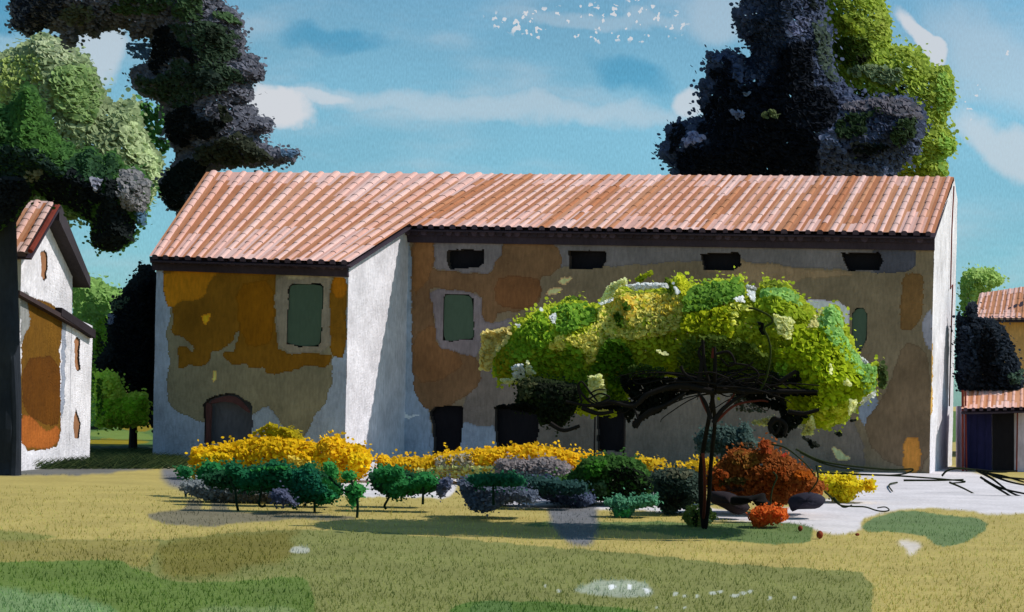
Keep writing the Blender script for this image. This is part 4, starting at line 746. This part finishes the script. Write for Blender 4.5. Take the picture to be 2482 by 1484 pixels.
bush('dark_green_shrub', 'large dark green rounded shrub with black centre in the middle of the border', 'b4', '395 1090, 500 1050, 600 1040, 690 990, 780 890, 900 862, 1040 856, 1200 880, 1280 920, 1330 990, 1400 1040, 1415 1100, 1380 1160, 1300 1210, 1150 1250, 900 1250, 700 1200, 520 1170, 400 1140', 24.8, .55, 14, (42, 72, 28),
     [('b4', '1000 980, 1150 940, 1300 1010, 1390 1080, 1350 1160, 1200 1240, 1020 1240, 980 1100', (16, 26, 14)), ('b4', '780 940, 900 890, 1000 900, 940 1020, 800 1080', (44, 88, 22)), ('b4', '850 1100, 960 1060, 990 1200, 860 1200', (52, 78, 48)), ('b4', '400 1090, 500 1060, 510 1190, 410 1150', (36, 84, 56)), ('b4', '900 1200, 1050 1190, 1060 1250, 960 1250', (18, 22, 16))], stem=[('b4', '540 1050, 530 1140, 570 1220, 760 1222', .02)])
bush('teal_plant', 'teal green leafy plant below the dark green shrub', 'b4', '940 1250, 1040 1210, 1080 1178, 1130 1215, 1200 1210, 1300 1190, 1400 1190, 1420 1270, 1340 1290, 1225 1310, 1180 1370, 1095 1412, 1055 1390, 1020 1310', 22.2, .2, 11, (62, 110, 84), [('b4', '1020 1310, 1220 1310, 1180 1370, 1095 1412, 1055 1390', (52, 128, 70))])
bush('dark_green_shrub', 'murky bottle green shrub touching the twin stems', 'b4', '1360 1000, 1450 975, 1560 960, 1660 975, 1740 1000, 1790 1080, 1780 1250, 1650 1300, 1570 1330, 1530 1400, 1470 1390, 1440 1330, 1390 1240, 1370 1120', 23.0, .45, 13, (44, 58, 50), [('b4', '1400 1060, 1600 1080, 1720 1150, 1640 1280, 1540 1340, 1460 1320, 1420 1200', (22, 34, 30)), ('b4', '1480 1180, 1640 1190, 1600 1300, 1500 1290', (14, 20, 16)), ('b4', '1420 990, 1560 965, 1700 990, 1700 1050, 1500 1060', (70, 74, 58))])
bush('grass_tuft', 'scratchy tuft of dark grass at the foot of the twin stems', 'b5', '150 1160, 260 1140, 330 1170, 380 1220, 350 1280, 250 1340, 170 1320, 110 1250', 20.9, .12, 8, (84, 98, 44), [('b5', '190 1180, 240 1200, 230 1330, 195 1300', (18, 28, 10)), ('b5', '250 1230, 320 1220, 350 1290, 250 1280', (160, 168, 120))], cat='grass tuft', cover=2.2)
bush('teal_plant', 'dark teal shrub behind the twin stems and above the rust shrub', 'b5', '210 650, 230 600, 300 558, 400 545, 470 552, 530 572, 590 520, 628 545, 650 620, 684 690, 690 780, 620 880, 500 900, 420 860, 400 760, 240 760', 25.4, .35, 13, (54, 72, 66), [('b5', '500 680, 660 660, 680 800, 500 850', (54, 48, 34))])
bush('rust_shrub', 'large rust red shrub right of the twin stems', 'b5', '300 900, 360 855, 440 800, 480 730, 560 720, 690 745, 692 680, 740 645, 790 680, 830 750, 900 760, 1000 838, 1090 880, 1125 940, 1190 990, 1195 1050, 1120 1075, 1060 1062, 940 1080, 900 1160, 780 1160, 700 1080, 600 1110, 320 1090, 300 1000', 23.4, .55, 14, (112, 62, 24),
     [('b5', '500 730, 690 750, 700 840, 600 880, 480 850', (104, 72, 26)), ('b5', '720 880, 900 860, 940 1000, 860 1080, 740 1040', (106, 50, 12)), ('b5', '360 990, 440 1000, 450 1040, 350 1045', (150, 74, 24)), ('b5', '400 960, 560 935, 620 950, 610 1000, 500 1000, 400 1010, 350 1030', (60, 52, 22)), ('b5', '440 1000, 560 1010, 620 1060, 460 1050', (50, 34, 26)), ('b5', '870 750, 910 760, 910 800, 860 790', (120, 34, 16)), ('b5', '940 880, 1100 890, 1110 960, 980 960', (124, 64, 10)), ('b5', '700 660, 770 660, 800 760, 700 760', (118, 52, 20)), ('b5', '320 900, 420 860, 480 930, 350 1000', (118, 56, 18))])
bush('orange_clump', 'low burnt orange clump on the grass under the rust shrub', 'b5', '615 1240, 640 1190, 700 1165, 790 1150, 900 1172, 920 1230, 905 1270, 800 1290, 740 1298, 690 1326, 640 1290', 20.9, .2, 11, (158, 78, 28))
# leafy vegetable plants in the row
def leafy(label, polys, stems, Y, rgb, extra=()):
    allp = [p for q in polys for p in Z('g1', q)]; cxp = sum(a for a, b in allp)/len(allp)
    t = empty('leafy_plant', base_at(cxp, Y), label, 'plant', 'leafy plants in the front row'); mb = MB()
    for q in polys:
        c = Crown(Z('g1', q), Y, .16, 12, rgb, 7); o = len(mb.v)
        for e in extra: c.patch(Z('g1', e[0]), e[1])
        extra = ()
        mats = [mb.mi(x) for x in c.mb.mats]; mb.v += c.mb.v; mb.f += [[o+i for i in f] for f in c.mb.f]; mb.m += [mats[i] for i in c.mb.m]
    mb.build('leaves', t)
    for s in stems:
        m = MB(); q = spline(Z('g1', s), 5); m.tube([P(x, y, Y-.17) for x, y in q], .014, .018, wash((18, 44, 26), 'lit'), 7); m.build('stem', t)
DG = (30, 88, 50)
leafy('smallest dark green plant, far left of the leafy row', ['858 175, 900 168, 942 178, 938 205, 905 236, 880 222'], ['905 220, 902 270, 905 322'], 24.6, DG)
leafy('rounded dark green plant, second from the left of the leafy row', ['955 225, 962 190, 1000 148, 1055 150, 1088 185, 1080 212, 1030 228, 962 242'], ['1020 220, 1024 270, 1018 330'], 24.3, (28, 92, 48))
leafy('largest sprawling dark green plant of the leafy row, with curved stems', ['1090 165, 1130 140, 1172 165, 1185 188, 1240 172, 1330 140, 1400 160, 1422 182, 1470 176, 1505 148, 1530 165, 1545 210, 1570 240, 1640 290, 1645 320, 1600 350, 1545 356, 1500 330, 1430 370, 1415 345, 1425 310, 1385 282, 1300 265, 1220 278, 1160 270, 1140 230, 1100 200'],
      ['1120 235, 1145 290, 1150 340, 1160 388', '1275 265, 1268 310, 1260 350, 1275 366, 1292 358', '1530 330, 1532 400'], 21.9, (22, 78, 48), [('1420 185, 1540 180, 1600 290, 1500 320, 1420 300', (20, 76, 56)), ('1220 180, 1400 162, 1400 185, 1220 200', (34, 100, 44)), ('1540 330, 1640 300, 1600 350', (40, 110, 60))])
leafy('bright green upright leaves just right of the largest plant', ['1572 175, 1590 144, 1618 148, 1646 185, 1636 232, 1590 215', '1660 215, 1672 195, 1710 188, 1742 215, 1710 240, 1665 230', '1560 235, 1620 230, 1680 300, 1640 300', '1675 285, 1700 258, 1740 250, 1785 280, 1750 320, 1722 370, 1700 350'],
      ['1600 220, 1660 280, 1735 320, 1738 424', '1710 235, 1725 300'], 21.2, (44, 110, 52))
leafy('mid green plant with one bent stem, right of the gap in the leafy row', ['1812 195, 1850 166, 1900 172, 1962 170, 1972 215, 1900 250, 1830 242', '1860 262, 1960 228, 1990 240, 1985 290, 1925 330, 1880 300', '1980 250, 2070 195, 2110 215, 2142 242, 2130 270, 2040 278, 1985 292'],
      ['1880 290, 1892 320, 1872 360, 1880 378', '2060 270, 2058 355'], 22.4, (36, 98, 50), [('1870 270, 1960 235, 1980 290, 1925 330', (18, 62, 46)), ('2050 220, 2120 225, 2130 268, 2050 275', (28, 78, 46))])
leafy('flat dark green plant on top of the slate blue shrub', ['2268 235, 2300 208, 2400 205, 2500 208, 2560 235, 2545 265, 2450 272, 2380 262, 2320 270'], ['2400 260, 2402 360'], 21.1, (28, 80, 54))

# twigs on the white path
def twig(label, key, pts, r, Y0=None, rgb=(46, 54, 28), more=()):
    m = MB(); allq = []
    for pp_ in (pts,)+tuple(more):
        q = spline(Z(key, pp_), 7); v = []
        for x, y in q:
            if Y0: v.append(P(x, y, Y0))
            else: v.append(G(x, y, .03))
        m.tube(v, r, r*.6, wash(rgb, 'lit'), 6); allq += v
    lo = min(allq, key=lambda p: p.z)
    tag(m.build('bare_branch', loc=Vector((lo.x, lo.y, 0))), label, 'branch', 'bare branches by the white path')
twig('long bare branches reaching from the rust shrub to the gable corner', 'g2', '1380 85, 1470 130, 1560 155, 1720 175, 1850 185, 1945 182, 1900 205, 1780 212, 1600 200', .018, 27.5, more=('1400 100, 1500 150, 1600 175, 1705 188', '1480 200, 1700 208, 1900 216, 2190 240, 2130 250', '1900 236, 2080 236, 2190 232'))
twig('looped bare branch trailing from the rust shrub over the white path', 'b5', '1190 1045, 1240 1090, 1310 1150, 1400 1160, 1500 1165, 1580 1190, 1640 1198, 1680 1188, 1650 1165, 1590 1172', .013, 22.3, more=('1260 1090, 1330 1165, 1400 1150', '1130 850, 1142 950, 1110 1010, 1070 1060', '790 690, 880 710, 960 760, 1060 850, 1120 930', '800 900, 830 940, 800 1020, 785 1120, 810 1170, 870 1185'))
twig('short hooked twig lying on the white path', 'b5', '1740 980, 1690 990, 1680 1010, 1705 1045', .02, None)
twig('hooked bare branch at the corner of the shed', 'g2', '2085 215, 2110 190, 2160 178, 2220 182, 2300 190', .02, 30.0, more=('2120 245, 2190 275, 2260 312',))
twig('tangle of black bare branches spreading before the shed doors', 'g2', '2255 190, 2330 230, 2410 290, 2480 318, 2560 330', .022, 29.5, (26, 30, 20), more=('2270 220, 2360 270, 2482 300, 2560 310', '2250 185, 2350 195, 2450 190', '2300 200, 2400 240, 2500 262', '2330 215, 2420 225, 2540 235', '2290 235, 2380 290, 2440 322, 2520 325', '2280 200, 2380 215, 2482 245'))
m_ = None

# ================================================================== LIGHT AND SKY
sun = bpy.data.lights.new('sun', 'SUN'); so = bpy.data.objects.new('sun', sun); sc.collection.objects.link(so)
sun.energy = 4.3; sun.angle = math.radians(.5); sun.color = (1, .95, .88)
so.rotation_euler = Vector((-SD[0], -SD[1], -SD[2])).to_track_quat('-Z', 'Y').to_euler()
w = bpy.data.worlds.new('World'); sc.world = w; w.use_nodes = True; nt = w.node_tree; N = nt.nodes; K = nt.links
bg = N['Background']; sky = N.new('ShaderNodeTexSky'); sky.sky_type = 'NISHITA'; sky.sun_disc = False; sky.sun_elevation = SUN_EL; sky.sun_rotation = math.pi/2-SUN_AZ
sky.air_density = 1.0; sky.dust_density = .6; sky.ozone_density = 1.5
geo = N.new('ShaderNodeTexCoord'); sep = N.new('ShaderNodeSeparateXYZ'); K.new(geo.outputs['Generated'], sep.inputs[0])
def mth(op, a, b=None, c=None, clamp=False):
    n = N.new('ShaderNodeMath'); n.operation = op; n.use_clamp = clamp
    for i, x in enumerate((a, b, c)):
        if x is None: continue
        if isinstance(x, (int, float)): n.inputs[i].default_value = x
        else: K.new(x, n.inputs[i])
    return n.outputs[0]
yy = mth('MAXIMUM', mth('ABSOLUTE', sep.outputs[1]), .05)
U = mth('ADD', mth('MULTIPLY', mth('DIVIDE', sep.outputs[0], yy), 4.0), 2.0)      # thousands of picture points to the right
V = mth('SUBTRACT', .975, mth('MULTIPLY', mth('DIVIDE', sep.outputs[2], yy), 4.0))
cmb = N.new('ShaderNodeCombineXYZ'); K.new(U, cmb.inputs[0]); K.new(V, cmb.inputs[1])
def noise(scale, det=3, sx=1, sy=1, off=0):
    mp = N.new('ShaderNodeMapping'); mp.inputs['Scale'].default_value = (sx, sy, 1); mp.inputs['Location'].default_value = (off, off, off); K.new(cmb.outputs[0], mp.inputs[0])
    n = N.new('ShaderNodeTexNoise'); n.inputs['Scale'].default_value = scale; n.inputs['Detail'].default_value = det; K.new(mp.outputs[0], n.inputs[0]); return n.outputs[0]
wob = mth('MULTIPLY', mth('SUBTRACT', noise(6, 6), .5), .16)
wob2 = mth('MULTIPLY', mth('SUBTRACT', noise(9, 6, off=3.3), .5), .10)
Uw, Vw = mth('ADD', U, wob), mth('ADD', V, wob2)
def sst(x, a, b):
    n = N.new('ShaderNodeMapRange'); n.interpolation_type = 'SMOOTHSTEP'; K.new(x, n.inputs[0]); n.inputs[1].default_value = a; n.inputs[2].default_value = b; return n.outputs[0]
def ell(x, y, rx, ry, rot=0, e0=1.25, e1=.75):
    dx = mth('SUBTRACT', Uw, x); dy = mth('SUBTRACT', Vw, y); c_, s_ = math.cos(rot), math.sin(rot)
    a = mth('DIVIDE', mth('ADD', mth('MULTIPLY', dx, c_), mth('MULTIPLY', dy, s_)), rx); b = mth('DIVIDE', mth('SUBTRACT', mth('MULTIPLY', dy, c_), mth('MULTIPLY', dx, s_)), ry)
    return sst(mth('ADD', mth('MULTIPLY', a, a), mth('MULTIPLY', b, b)), e0, e1)
# clouds: (centre, radii, tilt, strength, softness)
parts = [(.66, .29, .085, .05, .0, .95, 1.35, .6), (.74, .262, .13, .018, .05, .7, 1.6, .2), (1.18, .275, .62, .03, .03, .42, 2.0, 0), (2.21, .10, .10, .028, .88, .85, 1.4, .6), (2.44, .36, .17, .05, .55, .6, 1.6, .3),
         (1.68, .255, .05, .035, 0, .7, 1.5, .5), (.22, .16, .06, .08, .2, .6, 1.6, .4), (1.45, .055, .28, .02, .05, .25, 1.6, .2), (2.42, .15, .22, .10, .5, .35, 1.7, .2), (1.72, .05, .10, .06, 0, .35, 1.8, .2)]
mask = None
for (x, y, rx, ry, rot, st, a, b) in parts:
    e = mth('MULTIPLY', ell(x, y, rx, ry, rot, a, b), st); mask = e if mask is None else mth('MAXIMUM', mask, e)
# little white flecks high in the middle and on the right
fl = noise(62, 2, 1, 1, 7.7); flm = mth('MULTIPLY', sst(fl, .615, .64), mth('MAXIMUM', mth('MAXIMUM', ell(1.40, .062, .24, .045), ell(2.44, .10, .05, .02)), ell(2.35, .24, .02, .05)))
mask = mth('MAXIMUM', mask, mth('MULTIPLY', flm, .95))
soft = mth('MULTIPLY', sst(noise(3.2, 5, .8, 2.4, 1.1), .45, .85), .42); mask = mth('MAXIMUM', mask, soft)
# sky colour
hz = N.new('ShaderNodeMix'); hz.data_type = 'RGBA'; K.new(sst(sep.outputs[2], .20, .02), hz.inputs[0]); hz.inputs[6].default_value = (.78, 1.18, 1.15, 1); hz.inputs[7].default_value = (.48, .92, 1.10, 1)
tint = N.new('ShaderNodeMix'); tint.data_type = 'RGBA'; tint.blend_type = 'MULTIPLY'; tint.inputs[0].default_value = 1
K.new(sky.outputs[0], tint.inputs[6]); K.new(hz.outputs[2], tint.inputs[7])
dpx = mth('MAXIMUM', ell(.80, .12, .12, .035, .1, 1.8, .3), ell(1.52, .19, .10, .04, .3, 1.8, .2)); dpx = mth('MAXIMUM', dpx, ell(0, .05, .07, .09))
gr = noise(170, 2, 1.6, .55, 2.2); g2_ = mth('ADD', .80, mth('MULTIPLY', gr, .40))
g3_ = mth('MULTIPLY', g2_, mth('ADD', .84, mth('MULTIPLY', noise(2.4, 3, .7, 1.6, 5.5), .32)))
sc1 = N.new('ShaderNodeVectorMath'); sc1.operation = 'SCALE'; K.new(tint.outputs[2], sc1.inputs[0]); K.new(g3_, sc1.inputs['Scale'])
dm = N.new('ShaderNodeMix'); dm.data_type = 'RGBA'; dm.blend_type = 'MULTIPLY'; K.new(mth('MULTIPLY', dpx, .75), dm.inputs[0]); K.new(sc1.outputs[0], dm.inputs[6]); dm.inputs[7].default_value = (.38, .74, .86, 1)
mix = N.new('ShaderNodeMix'); mix.data_type = 'RGBA'; K.new(mask, mix.inputs[0]); K.new(dm.outputs[2], mix.inputs[6]); mix.inputs[7].default_value = (6.6, 6.8, 7.2, 1)
K.new(mix.outputs[2], bg.inputs[0]); bg.inputs[1].default_value = .10
sc.view_settings.view_transform = 'Standard'; sc.view_settings.look = 'None'; sc.view_settings.exposure = 0; sc.view_settings.gamma = 1
sc.render.engine = 'CYCLES'; sc.cycles.max_bounces = 6
